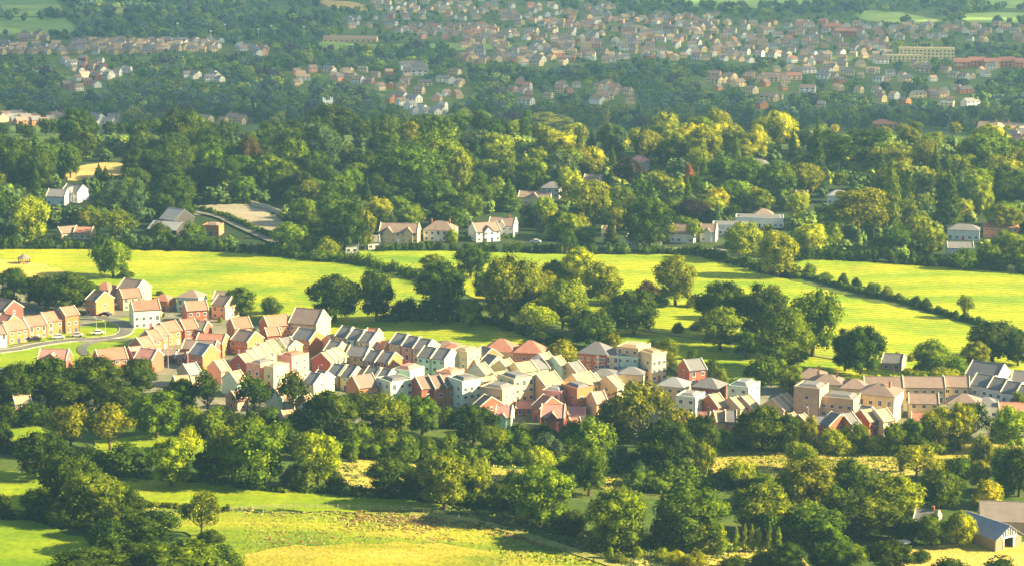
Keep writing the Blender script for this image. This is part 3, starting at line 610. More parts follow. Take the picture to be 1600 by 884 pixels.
def house(x1, x2, y, a, D, he, rise, wc, rc, kind='gable', name='house', scale=1.0, wins=True, verge=True, chim=0, cross=0, Lm=None, p=None, lab=True, extra='', gw=None, door=True, wide=1.0):
    ar = math.radians(a); H = he+rise
    px, py = (x1+x2)/2, y
    if p is None: p = P(px, py, H)
    s = pxm(Vector((p.x, p.y, p.z+H)))
    L = Lm or max(2.5, (x2-x1)/(s*max(.35, math.cos(ar)))); 
    if kind in ('hip',) and L < D: L = D+.2
    e = empty(name, p, ar)
    wn, wcol, wk = CW[wc]; rn, rcol = CR[rc]
    j = random.uniform(.92, 1.08); wcol = tuple(c*j for c in wcol); j = random.uniform(.85, 1.12); rcol = tuple(c*j for c in rcol)
    link('wall', wall_mesh(L, D, he, rise, kind, wk), e, None, wcol)
    rf = link('roof', roof_mesh(L, D, he, rise, kind), e, None, rcol)
    if kind == 'gable' and verge:
        for sd_ in (-1, 1): link('verge', verge_mesh(L, D, he, rise, sd_), e, None, (.64, .56, .40))
    for k in range(chim):
        c = link('chimney', CHIM, rf, None, (.45, .2, .1)); c.location = ((-.3+.6*k)*L if chim > 1 else .25*L, .0, he+rise if kind != 'hip' else he+rise*.9)
    if cross:     # small cross gable on the front
        cwid = min(L*.42, 4.2); ch = cwid*.55; mb = MB(); cx = 0 if cross == 1 else cross
        for cxx in ([0] if cross == 1 else [-.26*L, .26*L]):
            yf = -D/2-.5; zt = he+ch
            mb.poly([(cxx-cwid/2, yf, 0), (cxx+cwid/2, yf, 0), (cxx+cwid/2, yf, he), (cxx, yf, zt), (cxx-cwid/2, yf, he), (cxx-cwid/2, -D/2+.3, 0), (cxx+cwid/2, -D/2+.3, 0), (cxx+cwid/2, -D/2+.3, he), (cxx, 0, zt), (cxx-cwid/2, -D/2+.3, he)],
                    [(0, 1, 2, 3, 4), (1, 6, 7, 2), (5, 0, 4, 9)])
        link('bay', mb.mesh('bay', M[wk]), e, None, wcol)
        mb = MB()
        for cxx in ([0] if cross == 1 else [-.26*L, .26*L]):
            zt = he+ch
            for sg in (-1, 1):
                A = [(cxx, -D/2-.85, zt+.15), (cxx+sg*(cwid/2+.3), -D/2-.85, he-.1), (cxx+sg*(cwid/2+.3), -D/2+.5, he-.1), (cxx, -.1, zt+.15)]
                mb.slab(A[::-sg], .18)
        link('bay_roof', mb.mesh('bay_roof', M['tiles']), rf, None, rcol)
    if lab and name == 'house':
        gm = MB()
        for sg in (-1, 1): gm.box(-L/2+.02, L/2-.02, sg*(D/2+.42)-.07, sg*(D/2+.42)+.07, he-.16, he-.02)
        if kind == 'gable': link('gutter', gm.mesh('gutter', M['paint']), e, None, (.10, .10, .10))
        dp = link('downpipe', MB().box(L/2-.25, L/2-.12, -D/2-.14, -D/2-.01, -.5, he-.1).mesh('downpipe', M['paint']), e, None, (.09, .08, .08))
    if wins:
        fl = max(1, int((he+.3)//2.6)); n = max(1, int(L/(2.5*wide)))
        def win(x_, y_, z_, rz, w_=1.05, h_=1.15):
            o = link('window', WINF, e, None, (.8, .8, .76)); o.location = (x_, y_, z_); o.rotation_euler = (0, 0, rz); o.scale = (w_*1.2, 1, h_*1.15)
            link('pane', WINP, o); 
        used_door = False
        for f in range(fl):
            z = 1.45+f*2.6
            for i in range(n):
                x_ = (i+.5)/n*L-L/2
                off = -D/2-.04-(.5 if cross and ((cross == 1 and abs(x_) < L*.2)) else 0)
                if f == 0 and i == n//2 and door and he > 4:
                    o = link('door', DOOR, e, None, random.choice([(.5, .1, .06), (.8, .8, .76), (.05, .1, .08), (.05, .08, .2)])); o.location = (x_, off, 0.02); o.scale = (1, 1, 2.1)
                    continue
                win(x_, off, z, 0, h_=1.15 if random.random() < .8 else 1.9)
        gs = 1 if a < 0 else -1
        ng = gw if gw is not None else (2 if kind in ('hip', 'block') else 1 if random.random() < .6 else 0)
        for f in range(fl if ng else 0):
            for i in range(ng):
                win(gs*(L/2+.04), (i+.5)/ng*D-D/2, 1.45+f*2.6, gs*math.pi/2, .9)
        # rooflights
    if lab:
        kn = {'gable': 'gabled', 'hip': 'hip roofed', 'block': 'block shaped'}[kind]
        want(e, f"{extra+' ' if extra else ''}{wn} {kn} {name.replace('_', ' ')} with {rn} roof", 'garage' if 'garage' in name else 'barn' if 'barn' in name else 'house', px, py+12, 'house')
    dpx = (L*abs(math.cos(ar))+D*abs(math.sin(ar)))*s/2
    bx, by = Q(p.x, p.y, p.z)
    VIS.append((bx-dpx, bx+dpx, py, by)); HOUSES.append(e)
    return e
def hs(txt):
    for ln in txt.strip().split('\n'):
        ln = ln.split('#')[0].strip()
        if not ln: continue
        q = ln.split(); kw = {}
        for t_ in q[9:]:
            if '=' in t_:
                k, v_ = t_.split('='); kw[k] = float(v_) if '.' in v_ else (int(v_) if v_.lstrip('-').isdigit() else v_)
            elif t_ in ('gable', 'hip', 'block'): kw['kind'] = t_
        house(*[float(u) for u in q[:7]], q[7], q[8], **kw)
# x1 x2 y  angle depth eave rise wall roof
hs("""
-6 24 467.5 -40 9 5.4 3 dk b
0 22 491 -30 7 3 2.4 or t
95 114 478.6 38 8.5 7.2 2.6 or t extra=tall
66 90 486.5 38 8.5 5.6 2.8 or t
38 63 493.6 38 8.5 5.4 2.8 or t
7 34 500 38 8.5 5.4 2.8 or t
-15 3 508 35 8 5.2 2.6 pg b
62.5 108 545 -5 8 5 3.0 rd p cross=1
151 193 544 25 8.5 5.2 3 or t
202 221 541 32 8 4.8 2.8 rd p
217 247 544.5 -22 8 5 2.8 rd p
214 230 526 45 8.5 5.2 3 or t
229 243 515 45 8.5 5.2 3 or t
240 252 508.5 45 8.5 5.2 3 or t
251 272 502 42 8.5 5.4 3 or t
282 302 498 32 8.5 5.4 3 rd t
299 325 501.5 -15 8 5 2.4 rd b
310 354 521 -12 9 5 2.6 or t
288 340 531 -10 8 4.4 2.4 rd b
306 331 536 -38 8.5 5.4 3.2 or k
250 280 546 -5 6 2.6 1.2 dk b name=garage
276 292 550 -5 6 2.6 1.4 dk b name=garage
361 387 495.5 27 9 5.4 3.2 or t
413 448 492 27 9 5.4 3.2 or t
461 506 482 -22 12 6 4.6 cr b extra=large
414 434 511 22 7 3.4 2.4 rd t
466 496 513.5 -33 9 6 3 or g
437 452 527 40 8 5.2 2.6 mt g
450 462 531 -40 7 5 2 cr s
372 400 516 -35 9 5.4 3 or b
373 386 552 50 9 5 3 rd s
385 394 546.5 50 9 5 3 cr s
394 405 541 50 9 5 3 cr s
406 417 535 50 9 5 3 cr s
416 425 531 50 9 5.2 3 cr s
335 348 562 42 8.5 5 3 sl s
287 305 567 36 9 5 3 tn k
272 296 586 20 8 4.6 2.6 tn s
359 374 579 42 9 5.4 3 mt s
362 377 610 36 8 3.6 2.4 sl p
445 470 549 -36 9 8.4 1.2 sl t block
396 420 561 -36 8 7 1.1 sl g block
424 440 566 -36 8 7 1.1 cr s block
156 173 441 -25 8 5 2.4 sl t hip
146 165 454.5 -42 9 6.4 3 or b
193 225 436.6 -30 10 5.8 3.2 tn b
188 216 451 27 8.5 5.2 2.8 tn t
246 266 459 -20 7 4.4 2.2 or t hip
206 246 469 20 9 7.4 2.8 pg t gw=0 extra=tall
284 315 452 -15 9 6 2.6 mt b hip
289 321 470 20 9 5.6 2.8 rd t
340 363 462 -30 9 5.6 3 cr b
336 360 455 -10 8 5.2 2.4 sl b
232 244 482 -35 7 4 2 tn b
513 526 522 36 8 5 2.6 sl s
534 551.5 510 -32 9 8 2.8 tn g
552 570.5 514 -32 9 8 2.8 mt g
570.5 589 518 -32 9 8 2.8 cr g
574 592 513 -20 8 6 2.6 sl t
594 606 532 -20 8 5 2.4 or t
619 638 520.7 -32 9 8 2.8 tn g
638 656 525 -32 9 8 2.8 sl g
656 676 529 -32 9 8 2.8 cr g
663 684 541.6 -32 9 8 2.8 mt g
685 706 544 -32 9 8 2.8 mt g
578 597 547.5 -32 8.5 5.2 2.8 dk g
598 618 549 -32 8.5 5.2 2.8 or g
547 578 540.6 -22 8.5 5.2 2.6 tn g
515 535 533 -30 8.5 5.2 2.8 tn g
502 509.5 550 50 9 5 2.8 rd s
510 518.5 546.5 50 9 5 2.8 cr s
519 528 543 50 9 5 2.8 cr s
521 541 568.5 -34 8.5 5.2 2.8 tn g
543 559 571.5 -34 8.5 5.2 2.8 cr g
496 511 579 -36 8 5 2.6 mt g
576 595 573 -32 8.5 5.2 2.8 tn g
597 613 576 -32 8.5 5.2 2.8 mt g
624 652 568.5 -30 9 7 1.6 mt p block
551 581 585 30 9.5 6.2 3.2 or b gw=0 wide=.9
600 634 587 34 9 8 1.2 pg g block
649 668.5 587 30 9 6.6 3.2 rd b gw=0
670 686.6 586 30 9 6.6 3.2 or b
688 705 585 30 9 6.6 3.2 or b
690 716 574.6 -30 8 7 1.1 sl t block
711 741 586 34 9 9 1.2 pg g block
715 741 541 -32 9 9 1.2 tn s block
754 769 542 -56 8.5 5.4 3 or g
688 706 531 -10 9 6 2.2 or b hip
700 716 536 -10 8 5.6 2.2 sl t hip
770 797 528 -10 11 6 3.8 cr t hip
817 840 531 -10 10 6 3.6 or t hip
744 757 567 44 9 5.4 3 mt s
781 796 561 44 9 5.4 3 tn s
762 778 554 -50 8 5.4 2.8 cr g
757 768 618 -58 9 5 2.8 rd b
776 801 633 -8 8 4.8 2.8 mt p cross=1 extra=small
760 796 598 -30 9 9 1.2 tn g block
790 822 582 34 10 10.4 1.2 yl g block
748 774 588 40 9 5.6 3 rd s
770 790 580 40 9 5.6 3 yl s
842 857 551 44 9 6.6 3.2 wh s
864 875 556 44 9 6 3.2 mt s
888 904 565 40 8.5 5 2.8 tn g
804 830 565 32 9 6 2.4 yl s
830 848 561 32 9 6 2.4 yl g
838 866 582 42 9.5 8 3.4 tn s
894 922 582 42 9 6 3.2 yl s
918 930 584 44 8 5 2.8 sl s
854 884 602.5 -22 8.5 8 1.2 sl k block
889 916 597.5 34 9 9.4 1.2 or g block
849 862 618 -55 9 5 3 rd t
847 883 631 -6 9 5 3.2 rd p cross=1
807 834 627 -4 6 2.6 1.4 rd p name=garage
888 915 635 -4 7 2.8 1.6 wh p name=garage
924 943 611 22 8.5 6.4 3 tn p
890 906 652 10 6 2.6 1.6 rd t name=garage
932 944 648 40 8 4.6 2.8 tn s
948 965 642 30 8 4.6 2.8 sl s
920 946 533 -20 10.5 8.4 3.4 rd g hip
936 972 549 -15 8 7.6 1.1 cr g block
966 1001 550 -12 8 7.6 1.1 mt g block
973 1007 535 -28 10 10.4 1.2 tn s block
1006 1030 545 34 9 9.6 1.0 cr s block wide=.7
922 966 575 -8 9 4.2 1.8 wh g hip
970 1003 572 -8 9 4.2 1.8 cr g hip
948 960 587 48 9 5.2 3 cr s
1068 1096 560.5 22 9 5.4 2.8 rd g
1040 1066 588 -20 9 5.4 2.4 cr k hip
1096 1122 589 -25 9 6.4 2.6 dk g hip
1148 1178 593 -28 10 7.8 1.6 mt k block
1064 1094 611 -25 8.5 8 1.2 pg k block
1107 1124 615 36 9 5.4 3.2 rd s
1140 1152 620 42 9 5.2 2.8 tn s
1158 1171 618 42 9 5.2 2.8 sl s
1063 1081 644 -12 8 4.4 2.4 or p cross=1
1089 1110 643 -12 8 4.4 2.6 or p cross=1
1134 1151 640.6 -5 8 5 2.6 rd g
1115 1132 641 10 8 4.6 2.6 cr s
1207 1215 622 46 9 5.4 3 tn s
1214 1222 618.5 46 9 5.4 3 cr s
1221 1230 615 46 9 5.4 3 cr s
1230 1240 645 48 8.5 4.8 2.8 sl s
1247 1257 647 48 8.5 4.8 2.8 or s
1249 1287 597 -26 9 12 1.2 tn g block wide=1.8
1289 1338 613 -24 9 9 1.2 tn g block
1246 1290 574 -8 10 6 2.6 cr b hip chim=1
1270 1316 583 -10 10 6.5 2.6 cr b hip chim=2
1318 1352 591 -10 9 6 2.4 cr b hip
1352 1400 598 -24 12 9 2.8 cr b hip chim=1 extra=large
1350 1410 588 -4 9 5.6 2.6 cr b
1411 1475 588 -4 9 5.6 2.6 cr b
1474 1514 587 -8 9 5.6 2.6 cr b
1523 1566 566 -36 11 7.6 3.6 wh g extra=large gw=1
1528 1554 585 -36 9.5 6.4 2.8 wh g
1554 1575 590 -36 9.5 6.4 2.8 wh g
1575 1596 596 -36 9.5 6.4 2.8 wh g
1597 1618 602 -36 9.5 6.4 2.8 wh g
1584 1612 579 -20 9 5.6 2.8 wh g
1420 1466 614 -6 8 5 2.4 cr b
1484 1530 614 -14 10 6 2.6 wh b hip
1526 1556 619 -14 8 4 2.2 wh g hip
1560 1606 628 -4 8 3.4 2 cr t
1300 1312 645 -58 8.5 5 3 rd g
1316 1332 645 36 8 5 2.8 or g
1344 1364 639 32 8.5 5 2.8 rd s
1366 1386 639 32 8.5 5 2.8 cr s
1345 1362 634 -34 8 5.4 2.6 cr g
1272 1298 650 -5 7 3 1.8 tn g name=garage
1425 1460 644 -10 8 3.8 2.4 cr t
1382 1412 552 -20 9 2.8 2.4 sl g name=barn door=0
428 440 604 44 9 5 3 mt s
448 470 610 -30 8 4.4 2.6 wh s
472 484 616 40 8 5 2.8 or s
484 503 582 -34 8.5 5 2.8 cr g
478 494 626 40 8 4.4 2.6 wh s
20 44 612 25 8 5 2.8 sl s
160 180 618 25 8 5 2.8 or t
440 460 640 20 8 4.4 2.6 sl s
""")
# garden shrubs standing between the estate houses
HP = [tuple(e.location[:2]) for e in HOUSES]; got = []
for _ in range(3000):
    if len(got) >= 110: break
    px = random.uniform(0, 1590); py = random.uniform(470, 650)
    p = P(px, py)
    if min(abs(px-hx)+abs(py-hy)*1.5 for hx, hy in [((v[0]+v[1])/2, v[3]) for v in VIS]) > 45: continue
    if any((p.x-x)**2+(p.y-y)**2 < 7.2**2 for x, y in HP) or any((p.x-x)**2+(p.y-y)**2 < 16 for x, y in got): continue
    if 0 < px < 235 and 490 < py < 562: continue
    got.append((p.x, p.y)); hm = random.uniform(1.6, 4.2)
    tree_at(p, hm*random.uniform(.8, 1.2), hm, random.choice(['bush', 'bush', 'oak', 'poplar']), random.choice('DGMLMO'), px, py, True, 'garden shrubs of the estate')
print('garden shrubs', len(got))
# wood houses
hs("""
103 131 289 -30 9 5 3.2 wh g cross=1
76 106 296 -10 9 4.4 3 wh g
92 118 354 30 9 3 2.4 tn b
118 146 355 -5 9 3 2.2 cr t
262 290 326 -36 13 5 4.4 bk k wins=0 name=barn verge=0
238 286 346 -20 12 3 3 bk k wins=0 name=barn verge=0
320 346 348 -10 8 4.6 1.2 or b block
595 655 349 -8 10 5 3.6 cr b cross=2
665 712 345 -10 11 5.2 3.8 wh b hip chim=2
738 776 348 24 9.5 5 3.4 wh b cross=1
766 806 340 -12 9.5 5.4 3.2 wh b cross=1 chim=1
574 592 368 10 7 3.6 2.4 wh g
848 876 284 -12 9 5.2 2.8 wh g hip
812 862 299 -10 9 4.2 2.6 cr b cross=1
914 938 273 -15 9 4.6 2.6 cr b
987 1010 243 -28 9 5.4 2.8 wh p hip chim=1
1162 1200 248 -8 9 4.6 2.6 wh g hip chim=2
980 1011 365 -8 9 4.6 1.4 wh g block
1018 1034 372 -5 6 2.6 .6 wh g block name=garage
1052 1088 351 -20 10 4.6 3.4 wh b
1096 1120 350 -12 9 4.8 3.2 wh b cross=1
1114 1172 348 -6 10 4.6 .7 wh g block
1150 1224 337 -6 10 4.6 .7 wh g block
1180 1206 326 -6 9 4.6 2.6 wh b hip
1294 1326 297 -10 9 4.4 2.4 wh k hip
1244 1262 298 -10 8 4.4 2.6 wh g
1482 1530 350 -12 10 4.8 2.2 wh g hip
1480 1520 378 -4 8 4.6 2.2 wh g
1538 1590 344 -12 10 5.2 2.8 or t hip chim=2
540 560 372 5 8 4 2.4 wh g
940 962 353 -5 8 3.6 1.2 cr b block
""")

# ------------------------------------------------------------------ barn bottom right, built for itself
def barn():
    p = P(1542, 846); e = empty('barn', p, math.radians(-57)); s = pxm(p)
    L, D, he, rise = 16.0, 9.5, 3.6, 3.0
    # ridge along x; gable at +x faces the camera right side
    mb = MB(); x, y = L/2, D/2
    mb.box(-x, x, -y, -y+.3, -1, he).box(-x, x, y-.3, y, -1, he).box(-x, -x+.3, -y+.3, y-.3, -1, he)
    mb.box(x-.3, x, -y+.3, -1.8, -1, he).box(x-.3, x, 1.8, y-.3, -1, he)
    mb.poly([(-x, -y, he), (-x, y, he), (-x, 0, he+rise)], [(0, 1, 2)])
    mb.poly([(x, -y, he), (x, -2.6, he), (x, -2.6, he+rise*(y-2.6)/y)], [(0, 1, 2)])
    mb.poly([(x, y, he), (x, 2.6, he), (x, 2.6, he+rise*(y-2.6)/y)], [(0, 2, 1)])
    link('wall', mb.mesh('wall', M['brick']), e, None, (.32, .22, .13))
    link('roof', roof_mesh(L+1, D, he, rise, 'gable'), e, None, (.27, .29, .33))
    gl = link('glazed_gable', MB().poly([(x-.1, -2.6, he), (x-.1, 2.6, he), (x-.1, 2.6, he+rise*(y-2.6)/y), (x-.1, 0, he+rise-.1), (x-.1, -2.6, he+rise*(y-2.6)/y)], [(0, 1, 2, 3, 4)]).mesh('glazed_gable', M['glass']), e)
    for k in range(7):
        yy = -2.6+k*5.2/6; zt = he+rise*(y-abs(yy))/y-.1
        link('mullion', MB().box(x-.1, x+.12, yy-.12, yy+.12, he, zt).mesh('mullion', M['paint']), gl, None, (.78, .76, .7))
    link('lintel', MB().box(x-.1, x+.14, -2.8, 2.8, he-.3, he+.1).mesh('lintel', M['paint']), e, None, (.78, .76, .7))
    for yy in (-1.9, 1.9): link('door_post', MB().box(x-.35, x+.16, yy-.15, yy+.15, -.5, he-.3).mesh('door_post', M['paint']), e, None, (.75, .73, .68))
    link('opening', MB().box(-x+2, -x+8, -y-.04, -y+.01, .3, 2.6).mesh('opening', M['glass']), e)
    tag(e, 'grey roofed barn with glazed gable and open doorway on the golden lawn', 'barn')
    VIS.append((1505, 1600, 780, 850))
    p = P(1606, 787, 7.0); e = empty('barn', p, math.radians(-8))
    link('wall', wall_mesh(26, 11, 3.6, 3.9, 'gable', 'brick'), e, None, (.45, .34, .22)); link('roof', roof_mesh(26, 11, 3.6, 3.9, 'gable'), e, None, (.25, .20, .16))
    tag(e, 'long brown tiled barn behind the glazed barn at the right edge', 'barn')
barn()
house(1432, 1466, 796, -20, 9, 3.6, 2.6, 'wh', 'g', name='cottage', chim=1, wins=True, lab=False)
tag(HOUSES[-1], 'white cottage with blue grey roof and chimney buried in the copse', 'house')

# ------------------------------------------------------------------ gazebo, tower, cars, lamps, poles, fence, shed, parasol
def gazebo():
    p = P(38, 413); e = empty('gazebo', p); s = 1.0; R = 2.6
    mb = MB()
    for k in range(8):
        a, b = k*math.pi/4, (k+1)*math.pi/4
        mb.poly([((R+.5)*math.cos(a), (R+.5)*math.sin(a), 2.7), ((R+.5)*math.cos(b), (R+.5)*math.sin(b), 2.7), (0, 0, 4.8)], [(0, 1, 2), (0, 2, 1)])
    mb.tube([(0, 0, 4.7), (0, 0, 5.3)], [.12, .05], 6)
    link('roof', mb.mesh('roof', M['tiles']), e, None, (.42, .36, .30))
    pm = MB().box(-.12, .12, -.12, .12, -.4, 2.75).mesh('post', M['paint'])
    for k in range(8):
        o = link('post', pm, e, None, (.16, .10, .06)); o.location = (R*math.cos(k*math.pi/4), R*math.sin(k*math.pi/4), 0)
    wm = MB().box(-.95, .95, -.05, .05, 0, 1.0).mesh('panel', M['paint'])
    for k in range(8):
        if k == 5: continue
        a = (k+.5)*math.pi/4; o = link('panel', wm, e, None, (.22, .14, .09)); o.location = (R*.93*math.cos(a), R*.93*math.sin(a), 0); o.rotation_euler = (0, 0, a+math.pi/2)
    link('bench', MB().box(-1, 1, -.3, .3, 0, .5).mesh('bench', M['paint']), e, None, (.2, .13, .08))
    tag(e, 'small octagonal wooden gazebo with pale pointed roof on the knoll', 'gazebo')
gazebo()
def tower():
    w = 7.0/2; h = 24; d_ = ray(512, 151); t_ = 2150/d_[1]; x_ = d_[0]*t_; p = Vector((x_, 2150, HC+d_[2]*t_-h-5)); h0 = p.z-g(x_, 2150)
    px, py = Q(p.x, p.y, p.z+h); e = empty('church_tower', p, .3)
    mb = MB().box(-w, w, -w, w, -1-max(0, h0), h)
    for k in range(-2, 3):
        for sg in (-1, 1):
            mb.box(k*1.5-.45, k*1.5+.45, sg*w-.25 if sg < 0 else w-.25, sg*w+.25 if sg < 0 else w+.25, h+.002, h+1.2)
    link('wall', mb.mesh('wall', M['render']), e, None, (.78, .76, .7))
    pn = MB().tube([(0, 0, 0), (0, 0, 2.5), (0, 0, 5)], [.7, .6, .05], 6).mesh('pinnacle', M['render'])
    for sx in (-1, 1):
        for sy in (-1, 1):
            o = link('pinnacle', pn, e, None, (.8, .78, .72)); o.location = (sx*w, sy*w, h)
    o = link('belfry_window', MB().box(-.9, .9, -w-.06, -w, h-7, h-3).mesh('belfry_window', M['glass']), e)
    tag(e, 'white church tower with four corner pinnacles rising behind the wood', 'church')
tower()
def car_mesh():
    b = MB(); prof = [(-2.1, .35), (-2.1, .8), (-1.3, .95), (-.7, 1.42), (.8, 1.45), (1.5, .98), (2.1, .85), (2.15, .35)]
    v = [(x, -.85, z) for x, z in prof]+[(x, .85, z) for x, z in prof]; n = len(prof)
    f = [tuple(range(n)), tuple(range(2*n-1, n-1, -1))]+[(i, i+n, (i+1) % n+n, (i+1) % n) for i in range(n)]
    body = pyd('car_body', v, f, M['carpaint'])
    gl = MB()
    for sg in (-1, 1):
        y = sg*.856; gl.poly([(-1.2, y, .98), (-.68, y, 1.36), (.74, y, 1.38), (1.35, y, 1.0)], [(0, 1, 2, 3), (3, 2, 1, 0)])
    gl.poly([(-1.28, -.7, .99), (-1.28, .7, .99), (-.76, .7, 1.4), (-.76, -.7, 1.4)], [(0, 1, 2, 3)])
    gl.poly([(1.49, -.7, 1.0), (1.49, .7, 1.0), (.86, .7, 1.43), (.86, -.7, 1.43)], [(3, 2, 1, 0)])
    glass = gl.mesh('car_glass', M['glass'])
    wh = MB().tube([(0, -.11, 0), (0, .11, 0)], [.32, .32], 12).mesh('wheel', M['rubber'])
    return body, glass, wh
CAR = car_mesh()
def car(px, py, rot, col, lab, lift=.45, sc=1.12):
    p = P(px, py); e = empty('parked_car', (p.x, p.y, p.z+lift), math.radians(rot), (sc,)*3)
    link('body', CAR[0], e, None, col); link('car_window', CAR[1], e)
    for x in (-1.35, 1.35):
        for y in (-.78, .78):
            o = link('wheel', CAR[2], e); o.location = (x, y, .32)
    tag(e, lab, 'car', 'cars parked in the valley')
for a in [(153, 524, 8, (.7, .7, .68), 'white car parked on the curved estate road', .6), (91, 530, 15, (.6, .6, .58), 'silver car below the third orange house from the left'), (120, 527, 10, (.45, .44, .42), 'grey car below the tallest left orange house'),
          (55, 533, 10, (.03, .03, .035), 'black car below the second orange house from the left'), (42, 534, 10, (.06, .05, .05), 'dark car leftmost in the row by the orange houses'), (165, 495, -20, (.03, .04, .07), 'dark blue car at the top of the curved road', .6),
          (264, 482, 20, (.05, .12, .3), 'blue car beside the white bayed house'), (277, 567, 10, (.03, .03, .04), 'black car in front of the low brown garage'), (345, 552, 0, (.2, .04, .03), 'red car in the court behind the cream roofs'),
          (837, 381, -10, (.75, .74, .7), 'white car alone on the lane by the yellow field'), (1064, 379, -15, (.78, .77, .74), 'white car before the white gabled house on the lane'), (1077, 380, -10, (.18, .19, .22), 'dark grey car right of the white car on the lane'),
          (990, 384, 0, (.03, .035, .05), 'black car before the white cottage'), (560, 70, 0, (.7, .7, .7), 'white van on the far sports ground')]:
    car(*a)
VIS += [(28, 130, 518, 536), (140, 175, 512, 528), (1050, 1090, 370, 385), (825, 850, 372, 385), (135, 228, 495, 545)]
LAMP = (MB().tube([(0, 0, -.5), (0, 0, 6.5), (.4, 0, 7), (1.2, 0, 7.1)], [.12, .08, .06, .05], 6).mesh('post', M['metal']), MB().box(1.0, 1.7, -.12, .12, 7.0, 7.15).mesh('lamp_head', M['metal']))
for x, y, l in ((165, 528, 'street lamp at the inside bend of the curved road'), (206, 510, 'street lamp beside the tall white bayed house'), (263, 575, 'street lamp in front of the garage court'), (151, 522, 'street lamp beside the white parked car'), (498, 600, 'street lamp between lower cream houses'), (1262, 668, 'street lamp near the lower red gable')):
    e = empty('street_lamp', P(x, y), random.uniform(0, 6)); link('post', LAMP[0], e); link('lamp_head', LAMP[1], e); tag(e, l, 'street lamp', 'street lamps of the estate')
FL = (MB().tube([(0, 0, -.5), (0, 0, 19)], [.45, .25], 6).mesh('mast', M['metal']), MB().box(-1.6, 1.6, -.3, .3, 18.4, 20).mesh('lamp_bank', M['paint']))
for i, (x, y) in enumerate(((330, 71), (352, 60), (424, 62), (475, 64), (278, 58), (404, 68))):
    e = empty('floodlight', P(x, y)); link('mast', FL[0], e); link('lamp_bank', FL[1], e, None, (.8, .8, .8))
    tag(e, f"tall pale floodlight mast, {ORD[[4,0,1,3,5,2][i] if False else sorted([330,352,424,475,278,404]).index(x)]} from the left beyond the far town row", 'floodlight', 'sports ground floodlights')
def fence(pts, lab, step=3.0):
    w = smooth_poly([tuple(P(x, y)[:2]) for x, y in pts], 10, False); e = None; acc = 0; last = None; pm = MB().box(-.09, .09, -.09, .09, -.4, 1.35).mesh('post', M['paint'])
    pos = [w[0]]
    for a, b in zip(w, w[1:]):
        d = math.dist(a, b); t_ = step-acc
        while t_ < d: pos.append((a[0]+(b[0]-a[0])*t_/d, a[1]+(b[1]-a[1])*t_/d)); t_ += step
        acc = d-(t_-step)
    e = empty('fence', (pos[0][0], pos[0][1], g(*pos[0])))
    o0 = Vector(e.location); P3 = [Vector((x, y, g(x, y)+.3))-o0 for x, y in pos]
    for q in P3: o = link('post', pm, e, None, (.55, .46, .32)); o.location = q
    for k in (.45, .85, 1.2):
        mb = MB().tube([q+Vector((0, 0, k)) for q in P3], [.035]*len(P3), 4)
        link('rail', mb.mesh('rail', M['paint']), e, None, (.42, .36, .26))
    tag(e, lab, 'fence')
fence([(360, 800), (460, 795), (560, 797), (640, 799), (700, 805)], 'wooden post fence between the bright strip and the dry meadow')
fence([(1130, 752), (1240, 745), (1300, 742)], 'post fence in the straw coloured meadow on the right')
e = empty('shed', P(1488, 703), .15)
link('wall', MB().box(-2, 2, -1.5, 1.5, -.3, 2.5).mesh('wall', M['paint']), e, None, (.02, .02, .02)); link('roof', MB().slab([(-2.2, -1.7, 2.75), (2.2, -1.7, 2.75), (2.2, 1.7, 2.95), (-2.2, 1.7, 2.95)], .15).mesh('roof', M['paint']), e, None, (.05, .05, .05))
link('door', MB().box(-.5, .5, -1.56, -1.5, 0, 2).mesh('door', M['paint']), e, None, (.06, .05, .05))
tag(e, 'small black shed on the grass behind the straw meadow', 'shed')
e = empty('parasol', P(1412, 858), 0)
link('pole', MB().tube([(0, 0, -.3), (0, 0, 2.7)], [.06, .05], 6).mesh('pole', M['metal']), e)
link('canopy', MB().poly([(2*math.cos(k*math.pi/4), 2*math.sin(k*math.pi/4), 2.2) for k in range(8)]+[(0, 0, 2.9)], [(k, (k+1) % 8, 8) for k in range(8)]+[(8, (k+1) % 8, k) for k in range(8)]).mesh('canopy', M['paint']), e, None, (.8, .76, .68))
tag(e, 'open cream parasol among the bushes left of the barn', 'parasol')
VIS += [(490, 530, 148, 166), (1400, 1424, 838, 856), (1478, 1498, 690, 705)]
e = tag(link('post', MB().box(-.15, .15, -.15, .15, -.4, 1.7).mesh('post', M['paint']), None, None, (.05, .03, .02)), 'short dark post beside the diagonal track at the bottom', 'post'); e.location = P(927, 882)
e = tag(link('marker_post', MB().box(-.15, .15, -.15, .15, -.4, 1.6).mesh('marker_post', M['paint']), None, None, (.8, .8, .75)), 'short white marker post below the big fence oak', 'post'); e.location = P(717, 812)
# embankment wall by the yard
def wall_line(pts, h, th, col, name, lab, cat):
    w = [P(x, y) for x, y in pts]; mb = MB()
    for a, b in zip(w, w[1:]):
        d = (b-a); n = Vector((-d.y, d.x, 0)).normalized()*th/2
        mb.poly([a-n-Vector((0, 0, 1)), b-n-Vector((0, 0, 1)), b+n-Vector((0, 0, 1)), a+n-Vector((0, 0, 1)), a-n+Vector((0, 0, h)), b-n+Vector((0, 0, h)), b+n+Vector((0, 0, h)), a+n+Vector((0, 0, h))],
                [(0, 3, 2, 1), (4, 5, 6, 7), (0, 1, 5, 4), (1, 2, 6, 5), (2, 3, 7, 6), (3, 0, 4, 7)])
    return tag(link(name, mb.mesh(name, M['render']), None, None, col), lab, cat)
wall_line([(392, 322), (415, 328), (442, 338)], 2.6, .5, (.55, .45, .32), 'retaining_wall', 'tan retaining wall at the back of the gravel yard', 'wall')

